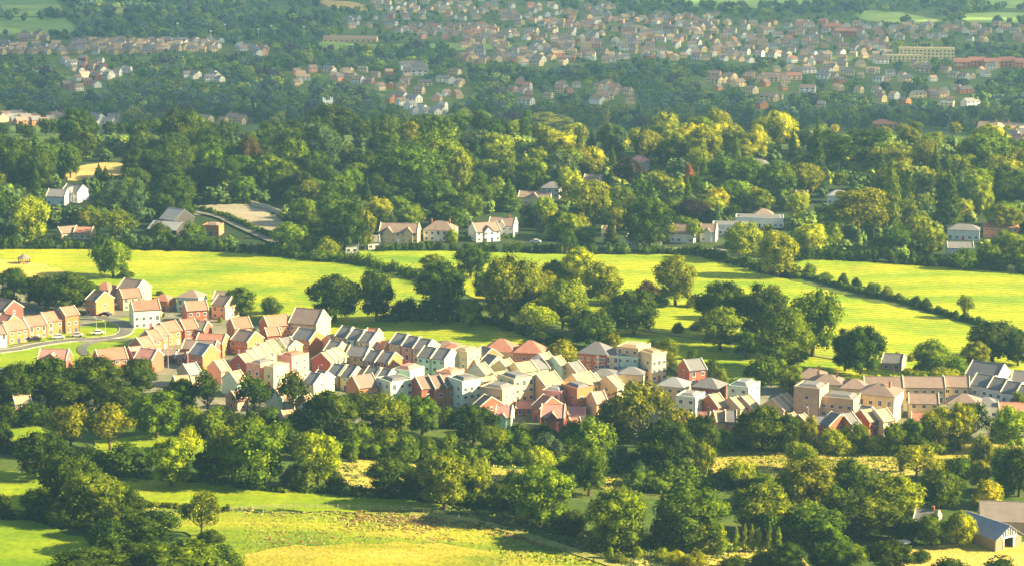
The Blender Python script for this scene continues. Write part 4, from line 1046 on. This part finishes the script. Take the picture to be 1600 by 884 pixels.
# ------------------------------------------------------------------ hedges
def hedge(pts, w, h, c, lab, n_per=26):
    W_ = smooth_poly([tuple(P(x, y)[:2]) for x, y in pts], 10, False); lob = []; acc = 0
    r = np.random.default_rng(int(pts[0][0]*7+pts[0][1])); o0 = P(*pts[0])
    for a, b in zip(W_, W_[1:]):
        d = math.dist(a, b); k = max(1, int(d/(w*.42)))
        for i in range(k):
            t_ = (i+r.uniform(0, 1))/k; x = a[0]+(b[0]-a[0])*t_+r.normal(0, w*.14); y = a[1]+(b[1]-a[1])*t_+r.normal(0, w*.14)
            hh = h*r.uniform(.65, 1.25); rw = w*r.uniform(.36, .56)
            lob.append((x-o0.x, y-o0.y, g(x, y)-o0.z+hh*.42, rw, rw, hh*.6))
    V, Fq, Ft = crown_arrays(lob, int(len(lob)*n_per*3), .42, r, core=.8, cull=.75)
    o = link('hedge', fast_mesh('hedge', V, Fq, Ft, M['leaf']), None, None, GREEN[c]); o.location = o0
    tag(o, lab, 'hedge')
hedge([(-40,390),(150,389),(300,392),(420,398),(470,402)], 5, 5.5, 'D', 'dark hedge behind the left hay field')
hedge([(420,398),(500,408),(560,412),(620,428),(680,446),(720,455)], 6, 4.5, 'G', 'diagonal hedge dividing the left fields')
hedge([(590,393),(700,392),(800,395),(870,395)], 4, 4, 'D', 'hedge in front of the gabled wood houses')
hedge([(870,396),(960,397),(1050,397),(1110,402)], 4, 4, 'G', 'hedge along the lane with parked cars')
hedge([(1090,400),(1150,414),(1200,428),(1245,434)], 6, 5, 'D', 'thick hedge under the round light trees')
hedge([(1235,406),(1330,407),(1450,415),(1540,421),(1660,434)], 6, 6, 'D', 'dark hedge behind the upper right field')
hedge([(1250,432),(1330,454),(1400,470),(1480,492),(1560,514),(1600,525)], 2.6, 2.0, 'G', 'low broken hedge down the bright right fields')
hedge([(600,502),(680,502),(760,506),(830,528),(880,546)], 6, 4.5, 'D', 'dark curving hedge behind the estate meadow')
hedge([(300,326),(350,340),(400,362),(430,374)], 3, 2.4, 'G', 'clipped hedge along the farm lane')
hedge([(262,322),(330,319),(400,320)], 3, 3, 'D', 'hedge behind the gravel yard')
hedge([(180,745),(300,752),(420,766),(540,770)], 3.5, 2.2, 'G', 'low hedge behind the bright strip field')
hedge([(180,790),(260,793),(360,799)], 2, 1.4, 'O', 'rough grassy bank below the lone oak')
hedge([(540,775),(640,778),(740,788),(820,800),(900,830)], 5, 3.5, 'D', 'dark hedge under the big fence oak')
hedge([(990,762),(1060,766),(1140,758),(1200,768),(1260,780)], 7, 5, 'G', 'dense hedge in front of the straw strip')
hedge([(470,700),(560,714),(660,722),(760,722),(850,724)], 7, 5, 'G', 'scrubby hedge below the tree belt')
hedge([(850,724),(940,735),(1010,742),(1080,742)], 7, 4, 'G', 'scrubby hedge below the tall ash')
hedge([(-30,660),(60,662),(160,662),(280,664),(400,668),(520,680)], 7, 6, 'D', 'dark thicket below the lower left houses')
hedge([(1110,700),(1200,703),(1300,706),(1400,710),(1480,706)], 5, 3, 'M', 'leafy hedge between houses and straw meadow')
hedge([(900,850),(960,862),(1020,858),(1110,868)], 3, 2, 'O', 'rough growth beside the diagonal track')
hedge([(0,810),(80,815),(130,826),(160,845)], 3, 2, 'D', 'shady hedge behind the corner field')
hedge([(740,560),(830,566),(900,572)], 3, 2.5, 'G', 'garden hedge behind the pyramid roofed houses')
hedge([(1240,606),(1320,606),(1420,602),(1520,598)], 4, 3.5, 'L', 'bright hedge behind the long brown roof')
hedge([(0,705),(60,708),(130,715)], 5, 3.5, 'D', 'hedge below the small left field')
hedge([(640,372),(720,376),(800,372)], 2, 1.6, 'G', 'clipped garden hedge of the gabled houses')

# ------------------------------------------------------------------ fill of the wood
def free(px, py, w, h, frac=.62):
    for a, b, c, d in VIS:
        if px+w*.45 > a and px-w*.45 < b and py > c+2 and py-h < d-(d-c)*(1-frac) and py > d-6: return False
    return True
YARD = [(296, 320, 445, 372), (98, 254, 192, 286)]
PROF = [(-40,195),(60,190),(120,170),(200,188),(290,165),(400,190),(500,168),(560,176),(640,170),(740,162),(800,182),(880,192),(945,195),(1020,190),(1100,174),(1150,190),(1275,190),(1330,205),(1400,212),(1500,192),(1600,226),(1700,230)]
crest = []
for i in range(86):
    px = -30+i*19.5+random.uniform(-6, 6); yw = random.choice([1325, 1365, 1400])+random.uniform(-15, 15); x = (px-800)/FPX*yw*1.03; z = g(x, yw)
    qx, qy = Q(x, yw, z); p = Vector((x, yw, z)); s = pxm(p)
    a = max(k for k in range(len(PROF)-1) if PROF[k][0] <= px); t_ = (px-PROF[a][0])/(PROF[a+1][0]-PROF[a][0]); top = PROF[a][1]*(1-t_)+PROF[a+1][1]*t_+random.uniform(0, 12)
    hm = max(9, (qy-top)/s); kd = random.choices(['oak', 'pine', 'conifer', 'ash'], [70, 8, 50 if 560 < px < 800 else 8, 8])[0]
    wm = hm*{'oak': random.uniform(.8, 1.1), 'ash': .8, 'conifer': .4, 'pine': .6}[kd]
    c = random.choice('DDDDG' if px < 800 else 'MOLYOLM') if kd not in ('conifer', 'pine') else 'D'  # left crest gets darker leaves in place of cloud shade
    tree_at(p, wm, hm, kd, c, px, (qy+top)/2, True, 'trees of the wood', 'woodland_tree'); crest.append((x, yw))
placed = crest+[(P(x, y).x, P(x, y).y) for x, y, w, h in TL if 200 < y < 430]
cnt = 0
for _ in range(9000):
    if cnt > 270: break
    px = random.uniform(-25, 1625); lim = 388 + max(0, (px-1100))*.06
    py = 238+(lim-238)*random.random()**1.0
    if any(a < px < c and b < py < d+22 for a, b, c, d in YARD): continue
    p = P(px, py); s = pxm(p)
    if any((p.x-x)**2+(p.y-y)**2 < 8.6**2 for x, y in placed): continue
    left = px < 760
    kd = random.choices(['oak', 'ash', 'conifer', 'pine', 'poplar', 'bush'], [60, 10, 10, 6 if not left else 2, 3, 10])[0]
    hm = random.uniform(13, 21) if kd != 'bush' else random.uniform(5, 8)
    if kd == 'conifer': hm *= 1.15
    if py > 340: hm *= .72
    wm = hm*{'oak': random.uniform(.95, 1.25), 'ash': .95, 'conifer': .42, 'pine': .6, 'poplar': .34, 'bush': 1.2}[kd]
    if not free(px, py, wm*s, hm*s): continue
    if left: c = random.choices('DGMOPCB', [62, 26, 5, 4, 1, 0, 2])[0]  # left wood weighted to dark leaves, standing in for cloud shade
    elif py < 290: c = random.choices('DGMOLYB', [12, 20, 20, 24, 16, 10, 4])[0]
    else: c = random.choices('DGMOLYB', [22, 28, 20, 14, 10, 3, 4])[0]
    if kd == 'conifer': c = random.choice('DDGB')
    if kd == 'pine': c = random.choice('DOO')
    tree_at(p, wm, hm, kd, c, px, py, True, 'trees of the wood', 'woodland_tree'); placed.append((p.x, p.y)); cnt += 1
print('wood trees', cnt)
def understory():
    pr = []
    for i in range(4):
        r = np.random.default_rng(700+i); pr.append(crown_arrays(lobes_for('bush' if i < 2 else 'oak', r), 420, .06, r, core=.85))
    Vs, Qs, Ts, Cs = [], [], [], []; b = 0; n = 0
    for _ in range(6000):
        if n > 950: break
        px = random.uniform(-30, 1630); lim = 386+max(0, px-1100)*.06; py = random.uniform(228, lim)
        if any(a < px < c and b_ < py < d+10 for a, b_, c, d in YARD): continue
        p = P(px, py); s = pxm(p); hm = random.uniform(5, 10.5); wm = hm*random.uniform(1.1, 1.6)
        if not free(px, py, wm*s, hm*s, .75): continue
        if any(a < px < b_ and py < d+9 and py > c for a, b_, c, d in VIS): continue
        V, Fq, Ft = pr[random.randrange(4)]; a = random.uniform(0, 6.28); ca, sa = math.cos(a), math.sin(a)
        Vs.append(np.stack([(V[:, 0]*ca-V[:, 1]*sa)*wm+p.x, (V[:, 0]*sa+V[:, 1]*ca)*wm+p.y, V[:, 2]*hm+p.z-.8], 1)); Qs.append(Fq+b); Ts.append(Ft+b); b += len(V)
        c = GREEN[random.choice('DDDGDDO' if px < 760 else 'DGGMMOL')]; Cs.append(np.tile(np.array(c)*random.uniform(.8, 1.2), (len(V), 1))); n += 1  # left undergrowth darkened too, shade put into the leaf colour
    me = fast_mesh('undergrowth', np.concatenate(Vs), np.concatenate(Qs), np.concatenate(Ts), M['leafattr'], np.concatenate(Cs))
    tag(link('undergrowth', me), 'shrubs and young growth filling the wood between the tall trees', 'undergrowth', kind='stuff')
understory()

# ------------------------------------------------------------------ far town
FH = []
def far_row(x1, x2, y1, y2, n, walls, roofs, size=1.0, sp=0):
    for i in range(int(n*2.5)):
        for _ in range(20):
            px = random.uniform(x1, x2); py = random.uniform(y1, y2)
            p = P(px, py)
            if all(abs(p.x-q[0]) > 9.0 or abs(p.y-q[1]) > 13 for q in FH): break
        else: continue
        wc_ = random.choice(walls); rc_ = random.choice(roofs)
        if wc_ in ('or', 'sl') and random.random() < .55: wc_ = 'cr'
        if rc_ == 't' and random.random() < .6: rc_ = 'b'
        FH.append((p.x, p.y, px, py, wc_, rc_, size*random.uniform(.9, 1.25)))
A, B = ['tn', 'sl', 'cr', 'cr', 'wh', 'tn'], ['b', 'b', 'g', 's', 'g']
far_row(0, 250, 72, 86, 34, A, B); far_row(120, 345, 66, 82, 26, A, B); far_row(365, 400, 76, 82, 3, A, B); far_row(30, 75, 56, 66, 5, ['tn', 'sl'], B)
far_row(100, 160, 95, 145, 9, ['or', 'wh', 'dk'], ['b', 'g']); far_row(160, 200, 112, 125, 3, ['wh'], ['g']); far_row(290, 350, 120, 130, 3, ['wh'], ['g'])
far_row(460, 600, 112, 135, 8, ['wh', 'sl', 'cr'], B); far_row(400, 420, 78, 88, 2, A, B); far_row(545, 620, 30, 45, 4, ['wh', 'tn'], B)
far_row(580, 800, 2, 32, 26, ['wh', 'sl', 'cr'], ['b', 't', 'g']); far_row(620, 780, 42, 62, 20, ['wh', 'wh', 'sl'], ['b', 't']); far_row(720, 800, 62, 100, 12, A, B)
far_row(630, 660, 108, 125, 2, ['wh'], ['g'], 1.5); far_row(590, 720, 115, 165, 10, ['or', 'wh', 'sl', 'tn'], B)
far_row(780, 960, 10, 60, 38, ['wh', 'wh', 'cr', 'sl'], ['b', 'g', 't']); far_row(800, 960, 60, 105, 26, ['or', 'sl', 'wh', 'cr'], B)
far_row(960, 1120, 25, 95, 48, ['wh', 'cr', 'sl', 'wh', 'or'], B); far_row(1120, 1390, 38, 100, 54, ['wh', 'cr', 'tn', 'wh', 'sl'], ['b', 'b', 'g', 't'])
far_row(1390, 1600, 40, 66, 18, ['wh', 'tn', 'sl'], B); far_row(1100, 1240, 120, 136, 8, ['or', 'sl'], ['t', 'b']); far_row(1200, 1560, 100, 130, 18, ['wh', 'or', 'cr'], B)
far_row(1100, 1520, 140, 170, 10, ['wh', 'or', 'cr'], B); far_row(800, 1000, 130, 165, 9, ['wh', 'sl'], ['b', 't']); far_row(0, 100, 185, 196, 7, ['or', 'sl'], ['b', 'g'])
far_row(1540, 1600, 212, 240, 8, ['wh', 'sl', 'tn'], B); far_row(150, 185, 190, 198, 2, ['wh'], ['g']); far_row(320, 380, 190, 200, 2, ['cr'], ['b']); far_row(630, 720, 170, 182, 3, ['wh'], ['k'])
FWALL = MB().box(-5, 5, -4, 4, -1.5, 5).poly([(5.0, -4, 5), (5.0, 4, 5), (5.0, 0, 8.2), (-5, -4, 5), (-5, 4, 5), (-5, 0, 8.2)], [(0, 1, 2), (4, 3, 5)])
FW = {k: FWALL.mesh('wall', M[k]) for k in ('brick', 'render')}; FROOF = roof_mesh(10, 8, 5, 3.3, 'gable')
fw_ = MB()
for x in (-3.3, 0, 3.3):
    for z in (1.4, 3.9): fw_.box(x-.7, x+.7, -4.06, -4.0, z-.6, z+.6)
for y in (-1.8, 1.8):
    for z in (1.4, 3.9):
        fw_.box(4.999, 5.06, y-.5, y+.5, z-.6, z+.6)
FWIN = fw_.mesh('window', M['glass'])
FVIS = []
names_area = [((0, 420, 0, 100), 'in the far left estate'), ((0, 420, 100, 260), 'among the far left trees'), ((420, 780, 0, 70), 'at the top centre of the town'), ((420, 780, 70, 260), 'among trees behind the church'),
              ((780, 1120, 0, 110), 'in the dense middle of the far town'), ((780, 1120, 110, 260), 'among trees above the crest poplar'), ((1120, 1620, 0, 110), 'in the far right town'), ((1120, 1620, 110, 260), 'scattered in the far right trees')]
FH.sort(key=lambda q: q[1])
print('far houses', len(FH))
for x, y, px, py, wc, rc, sc in FH[:300]:
    a = random.choice([0, 0, 0, 90])+[-38, -12, 22, -24, 6, -50, 34][(int(px/55)*3+int(py/11)*2) % 7]; sc *= .98
    e = empty('far_house', (x, y, g(x, y)), math.radians(a), (sc*random.choice([.8, 1, 1, 1.6]), sc, sc*.9))
    wn, wcol, wk = CW[wc]; rn, rcol = CR[rc]
    j = random.uniform(.85, 1.1)
    link('wall', FW[wk], e, None, tuple(c*j for c in wcol)); r_ = link('roof', FROOF, e, None, tuple(c*j for c in rcol)); link('window', FWIN, e)['kind'] = 'stuff'
    if random.random() < .6:
        c = link('chimney', CHIM, r_, None, (.4, .2, .12)); c.location = (3.4, 0, 8.2)
    ar = next((n for (a0, a1, b0, b1), n in names_area if a0 <= px < a1 and b0 <= py < b1), 'in the far town')
    want(e, f"{wn} far house with {rn} roof", 'house', px, py-4, 'far', 'houses of the far town')
    s = pxm(Vector((x, y, 0))); FVIS.append((px-6*s*sc, px+6*s*sc, py-8*s*sc, py))
def far_stuff():
    Vs, Fs, Cs = [], [], []; b = 0; parts = [([tuple(v) for v in FWALL.v], FWALL.f, 0), ([tuple(v.co) for v in FROOF.vertices], [tuple(p.vertices) for p in FROOF.polygons], 1), (fw_.v, fw_.f, 2)]
    for x, y, px, py, wc, rc, sc in FH[300:]:
        a = math.radians(random.choice([-35, -20, -8, 10, 60, -60, 25])); sc *= .98; ca, sa = math.cos(a), math.sin(a); z0 = g(x, y); s = pxm(Vector((x, y, 0)))
        FVIS.append((px-6*s*sc, px+6*s*sc, py-8*s*sc, py))
        for v, f, k in parts:
            c = (CW[wc][1], CR[rc][1], (.03, .04, .05))[k]
            Vs += [((u[0]*ca-u[1]*sa)*sc+x, (u[0]*sa+u[1]*ca)*sc+y, u[2]*sc*.92+z0) for u in v]; Cs += [c+(1,)]*len(v)
            Fs += [tuple(i+b for i in q) for q in f]; b += len(v)
    m_, t_, b_ = mat('distant_masonry'); at = N(t_, 'ShaderNodeAttribute', attribute_name='tint'); n_ = noise(t_, .8, 3); 
    t_.links.new(mixc(t_, .3, at.outputs['Color'], n_.outputs[0], 'MULTIPLY'), b_.inputs['Base Color'])
    me = pyd('distant_houses', Vs, Fs, m_); a = me.color_attributes.new('tint', 'FLOAT_COLOR', 'POINT'); a.data.foreach_set('color', np.array(Cs, np.float32).ravel())
    tag(link('distant_houses', me), 'farthest small houses crowded together in the hazy town', 'houses', kind='stuff')
far_stuff()
def far_block(x1, x2, y, h, D, wc, rc, kind, a, lab, rows=3, n=10):
    p = P((x1+x2)/2, y, 0); s = pxm(p); L = (x2-x1)/s; e = empty('building', p, math.radians(a))
    wn, wcol, wk = CW[wc]; rn, rcol = CR[rc]; rise = .6 if kind == 'block' else 4
    link('wall', wall_mesh(L, D, h, rise, kind, wk), e, None, wcol); link('roof', roof_mesh(L, D, h, rise, kind), e, None, rcol)
    wm = MB().box(-1.1, 1.1, -.06, .0, -.9, .9).mesh('window', M['glass'])
    for i in range(n):
        for k in range(rows):
            o = link('window', wm, e); o.location = ((i+.5)/n*L-L/2, -D/2-.02, 2+k*(h-1)/rows)
    tag(e, lab, 'building'); FVIS.append((x1, x2, y-h*s-2, y+2)); return e
far_block(1382, 1440, 96, 8, 12, 'yl', 's', 'block', -6, 'long low yellow block, left wing of the far pale offices', 2, 9)
far_block(1405, 1490, 92, 14, 14, 'yl', 's', 'block', -6, 'tall long yellow office block in the far right town', 3, 14)
for k in range(5): far_block(1490+k*23, 1516+k*23, 106-k % 2*2, 8, 16, 'or', 't', 'gable', -10+k*5, f'{["first", "second", "third", "fourth", "fifth"][k]} from left of the far red brick gabled ranges', 2, 4)
far_block(505, 590, 66, 5, 14, 'tn', 'b', 'gable', -5, 'long low brown roofed school building in the far town', 1, 10)
far_block(1364, 1402, 199, 4, 12, 'or', 't', 'hip', -5, 'red hipped pavilion alone in the trees right of the far town', 1, 5)
far_block(1285, 1315, 50, 8, 12, 'or', 't', 'hip', -5, 'far red brick villa with wide hipped roof', 2, 5)
far_block(1305, 1338, 58, 9, 12, 'rd', 't', 'gable', -5, 'far red gabled school left of the yellow offices', 2, 6)

# far trees: 300 individuals, the rest one mass
def ffree(px, py, w, h):
    bad = 0
    for a, b, c, d in FVIS:
        if px+w*.42 > a and px-w*.42 < b and py > d-1 and py-h < d-(d-c)*.45: return False
    return True
FIELDS = [(-60, 100, -10, 24), (-60, 116, 34, 56), (1070, 1270, -8, 11), (1350, 1465, 20, 36), (1505, 1610, 22, 38), (1540, 1620, -8, 12), (500, 565, 2, 18), (505, 780, 69, 79)]
far_pts = []
grid = {}
def near(x, y, d):
    gx, gy = int(x//20), int(y//20)
    for i in (-1, 0, 1):
        for j in (-1, 0, 1):
            for q in grid.get((gx+i, gy+j), ()):
                if (q[0]-x)**2+(q[1]-y)**2 < d*d: return True
    return False
tries = 0
while len(far_pts) < 3200 and tries < 30000:
    tries += 1
    py = -14+ (232)*random.random(); px = random.uniform(-30, 1630)
    if py > 206 and not (px > 1500): continue
    if any(a < px < b and c < py < d for a, b, c, d in FIELDS): continue
    p = P(px, py)
    if p.y < 1560: continue
    # crowding differs: town has fewer and smaller trees
    town = (780 < px < 1400 and 28 < py < 100) or (560 < px < 800 and py < 65) or (0 < px < 350 and 62 < py < 88) or (1390 < px < 1600 and 40 < py < 66)
    hm = random.uniform(11, 20) if not town else random.uniform(5, 9)
    wm = hm*random.uniform(.85, 1.2)
    if near(p.x, p.y, wm*.55 if not town else 8): continue
    s = pxm(p)
    if not ffree(px, py, wm*s, hm*s): continue
    far_pts.append((p, px, py, wm, hm)); grid.setdefault((int(p.x//20), int(p.y//20)), []).append((p.x, p.y))
print('far trees', len(far_pts))
far_pts.sort(key=lambda q: q[0].y)
for p, px, py, wm, hm in far_pts[:300]:
    kd = random.choices(['oak', 'ash', 'conifer', 'bush', 'poplar'], [68, 10, 8, 10, 3])[0]
    c = random.choices('DGMLOBPY', [18, 24, 20, 6, 5, 26, 9, 0])[0]  # extra grey green leaves paint in the blue of distant haze
    if kd == 'conifer': c = 'D'; wm *= .55; hm *= 1.2
    if kd == 'poplar': wm *= .4; hm *= 1.3
    e = tree_at(p, wm, hm, kd, c, px, py, False, None, 'distant_tree')
    ar = next((n for (a0, a1, b0, b1), n in names_area if a0 <= px < a1 and b0 <= py < b1), 'behind the wood')
    want(e, f"hazy {CNAME[c]} {TNAME[kd][1]}", TNAME[kd][2], px, py-10, 'far', 'hazy trees of the far valley')
protos = []
for i in range(6):
    r = np.random.default_rng(900+i); L = lobes_for('oak', r)[:18]+[(0, 0, .5, .34, .34, .34)]
    protos.append(crown_arrays(L, 260, .06, r, core=.86, flat=.85))
Vs, Qs, Ts, Cs = [], [], [], []; b = 0
for p, px, py, wm, hm in far_pts[300:]:
    V, Fq, Ft = protos[random.randrange(6)]; a = random.uniform(0, 6.28); ca, sa = math.cos(a), math.sin(a)
    X = V[:, 0]*ca-V[:, 1]*sa; Y = V[:, 0]*sa+V[:, 1]*ca
    Vs.append(np.stack([X*wm+p.x, Y*wm+p.y, V[:, 2]*hm*.98+p.z-hm*.08], 1)); Qs.append(Fq+b); Ts.append(Ft+b); b += len(V)
    c = GREEN[random.choices('DGMLOBPY', [18, 24, 20, 6, 5, 26, 9, 0])[0]]; k = random.uniform(.8, 1.25)  # same mix for the mass, haze blue put into the leaf colour
    Cs.append(np.tile(np.array(c)*k, (len(V), 1)))
me = fast_mesh('distant_trees', np.concatenate(Vs), np.concatenate(Qs), np.concatenate(Ts), M['leafattr'], np.concatenate(Cs))
tag(link('distant_trees', me), 'mass of hazy trees filling the far valley around the town', 'trees', kind='stuff')

# ------------------------------------------------------------------ rough grass tufts in the foreground
def tufts():
    r = np.random.default_rng(5); pts = []
    zones = [((380, 960, 800, 884), 4500, .15), ((780, 1250, 830, 884), 3500, .22), ((1090, 1420, 702, 745), 3000, .22), ((530, 820, 722, 770), 1400, .22), ((540, 740, 803, 830), 900, .2), ((930, 1120, 742, 765), 900, .35)]
    V = []; F = []; Cc = []
    pal = [(.18, .24, .02), (.28, .30, .03), (.40, .34, .07), (.30, .25, .05), (.16, .22, .02)]
    for (a, b_, c, d), n, sz in zones:
        for _ in range(n):
            px, py = r.uniform(a, b_), r.uniform(c, d); p = P(px, py)
            s = sz*r.uniform(.5, 1.8); th = r.uniform(0, 3.14); dx, dy = math.cos(th)*s, math.sin(th)*s; k = len(V)
            V += [(p.x-dx, p.y-dy, p.z+.15), (p.x+dx, p.y+dy, p.z+.15), (p.x+dx*.5, p.y+dy*.5+.1, p.z+.3+s*1.1), (p.x-dx*.6, p.y-dy*.6, p.z+.3+s*.9)]
            F.append((k, k+1, k+2, k+3)); Cc += [pal[r.integers(0, 5)]]*4
    V = np.array(V); me = fast_mesh('grass_tufts', V, np.array(F), np.zeros((0, 3), int), M['leafattr'], np.array(Cc))
    tag(link('grass_tufts', me), 'rough grass and dock tufts across the foreground meadows', 'grass', kind='stuff')
tufts()
def scrub():
    r = np.random.default_rng(77); pr = [crown_arrays([(r.normal(0, .3), r.normal(0, .3), .25+r.uniform(0, .2), .3, .3, .3) for _ in range(5)], 60, .16, r, core=.7) for _ in range(4)]
    Vs, Qs, Ts, Cs = [], [], [], []; b = 0
    pal = {'r': [(.24, .11, .03), (.16, .10, .03), (.30, .17, .05)], 'g': [(.09, .13, .015), (.14, .17, .02), (.06, .09, .01)], 's': [(.38, .30, .10), (.30, .27, .07), (.2, .22, .04)]}
    def put(px, py, sz, k):
        nonlocal b
        p = P(px, py); V, Fq, Ft = pr[r.integers(0, 4)]; s_ = sz*r.uniform(.5, 1.4)
        Vs.append(V*np.array([s_*1.5, s_*1.5, s_*.8])+np.array([p.x, p.y, p.z+.1])); Qs.append(Fq+b); Ts.append(Ft+b); b += len(V)
        Cs.append(np.tile(np.array(pal[k][r.integers(0, 3)]), (len(V), 1)))
    for _ in range(240): t_ = r.uniform(0, 1); put(400+t_*330+r.normal(0, 12), 838+r.normal(0, 12)+8*math.sin(t_*9), .55, 'r' if r.random() < .6 else 's')
    for _ in range(430): u = r.normal(0, 1); put(650+u*55, 815+r.normal(0, 5)+u*2, .75, 'r' if r.random() < .65 else 's')
    for _ in range(260): t_ = r.uniform(0, 1); put(740+t_*240+r.normal(0, 8), 822+t_*60+r.normal(0, 4), .8, 'r' if r.random() < .5 else 'g')
    for _ in range(420): t_ = r.uniform(0, 1); put(700+t_*330+r.normal(0, 14), 800+t_*68+r.normal(0, 5), 1.1, 'g')
    for _ in range(160): put(r.uniform(380, 700), 803+r.normal(0, 2), .6, 'gs'[r.integers(0, 2)])
    for _ in range(200): put(r.uniform(400, 900), r.uniform(830, 884), .45, 's')
    for _ in range(190): put(r.uniform(1090, 1560), 700+r.uniform(0, 48), .8, 'gs'[r.integers(0, 2)])
    for _ in range(160): put(r.uniform(530, 600), 722+r.uniform(0, 50), .7, 'gs'[r.integers(0, 2)])
    for _ in range(220): put(r.uniform(960, 1260), r.uniform(862, 890), .9, 'gs'[r.integers(0, 2)])
    for _ in range(140): put(r.uniform(150, 420), 746+r.normal(0, 4), .8, 'g')
    for _ in range(90): put(r.uniform(200, 400), 798+r.normal(0, 2.5), .7, 'sg'[r.integers(0, 2)])
    me = fast_mesh('scrub', np.concatenate(Vs), np.concatenate(Qs), np.concatenate(Ts), M['leafattr'], np.concatenate(Cs))
    tag(link('scrub', me), 'low scrub, dock and coarse tussocks over the foreground meadows', 'scrub', kind='stuff')
scrub()
finish_labels()

# ------------------------------------------------------------------ unseen bank of clouds high on the right, put there to shade the far valley
def shade_cloud():
    m, t, b = mat('shade_cloud', 1); t.nodes.remove(b)
    d = N(t, 'ShaderNodeBsdfDiffuse'); d.inputs[0].default_value = (.93, .95, .98, 1); tr = N(t, 'ShaderNodeBsdfTranslucent'); tr.inputs[0].default_value = (.93, .95, .98, 1)
    mx = N(t, 'ShaderNodeMixShader'); mx.inputs[0].default_value = .6
    t.links.new(d.outputs[0], mx.inputs[1]); t.links.new(tr.outputs[0], mx.inputs[2]); tp = N(t, 'ShaderNodeBsdfTransparent'); m2 = N(t, 'ShaderNodeMixShader'); m2.inputs[0].default_value = .50
    t.links.new(mx.outputs[0], m2.inputs[1]); t.links.new(tp.outputs[0], m2.inputs[2]); t.links.new(m2.outputs[0], t.nodes['Material Output'].inputs[0])
    r = np.random.default_rng(11); ico = bpy.data.meshes.new('c'); import bmesh; bm = bmesh.new(); bmesh.ops.create_icosphere(bm, subdivisions=3, radius=1); bm.to_mesh(ico); bm.free()
    U = np.array([v.co[:] for v in ico.vertices]); F3 = np.array([p.vertices[:] for p in ico.polygons]); bpy.data.meshes.remove(ico)
    Vs, Ts = [], []; b0 = 0; gx = 260
    for X in np.arange(-600, 3900, gx):
        for Y in np.arange(1430, 6600, gx):
            rr = gx*r.uniform(.54, .70); k = 1+.10*np.sin(U[:, :1]*5+r.uniform(0, 6))*np.cos(U[:, 1:2]*6)+.05*np.sin(U[:, 2:]*11)
            Vs.append(U*k*np.array([rr, rr, rr*r.uniform(.3, .55)])+np.array([X+r.normal(0, 40), Y+r.normal(0, 40), 620+r.normal(0, 18)])); Ts.append(F3+b0); b0 += len(U)
    me = fast_mesh('shade_cloud', np.concatenate(Vs), np.zeros((0, 4), int), np.concatenate(Ts), m); me.polygons.foreach_set('use_smooth', [True]*len(me.polygons))
    tag(link('shade_cloud', me), 'unseen bank of white clouds shading the far valley', kind='structure')
shade_cloud()
# ------------------------------------------------------------------ haze
m = bpy.data.materials.new('haze'); m.use_nodes = True; t = m.node_tree
for n in list(t.nodes):
    if n.type == 'BSDF_PRINCIPLED': t.nodes.remove(n)
vol = N(t, 'ShaderNodeVolumePrincipled'); vol.inputs['Color'].default_value = (.34, .66, 1.0, 1)
vol.inputs['Density'].default_value = .72e-4; vol.inputs['Anisotropy'].default_value = .2
t.links.new(vol.outputs[0], t.nodes['Material Output'].inputs['Volume'])
h = link('haze', MB().box(-9000, 9000, -300, 14500, -60, 215).mesh('haze', m)); tag(h, 'pale blue summer haze filling the valley', kind='stuff')
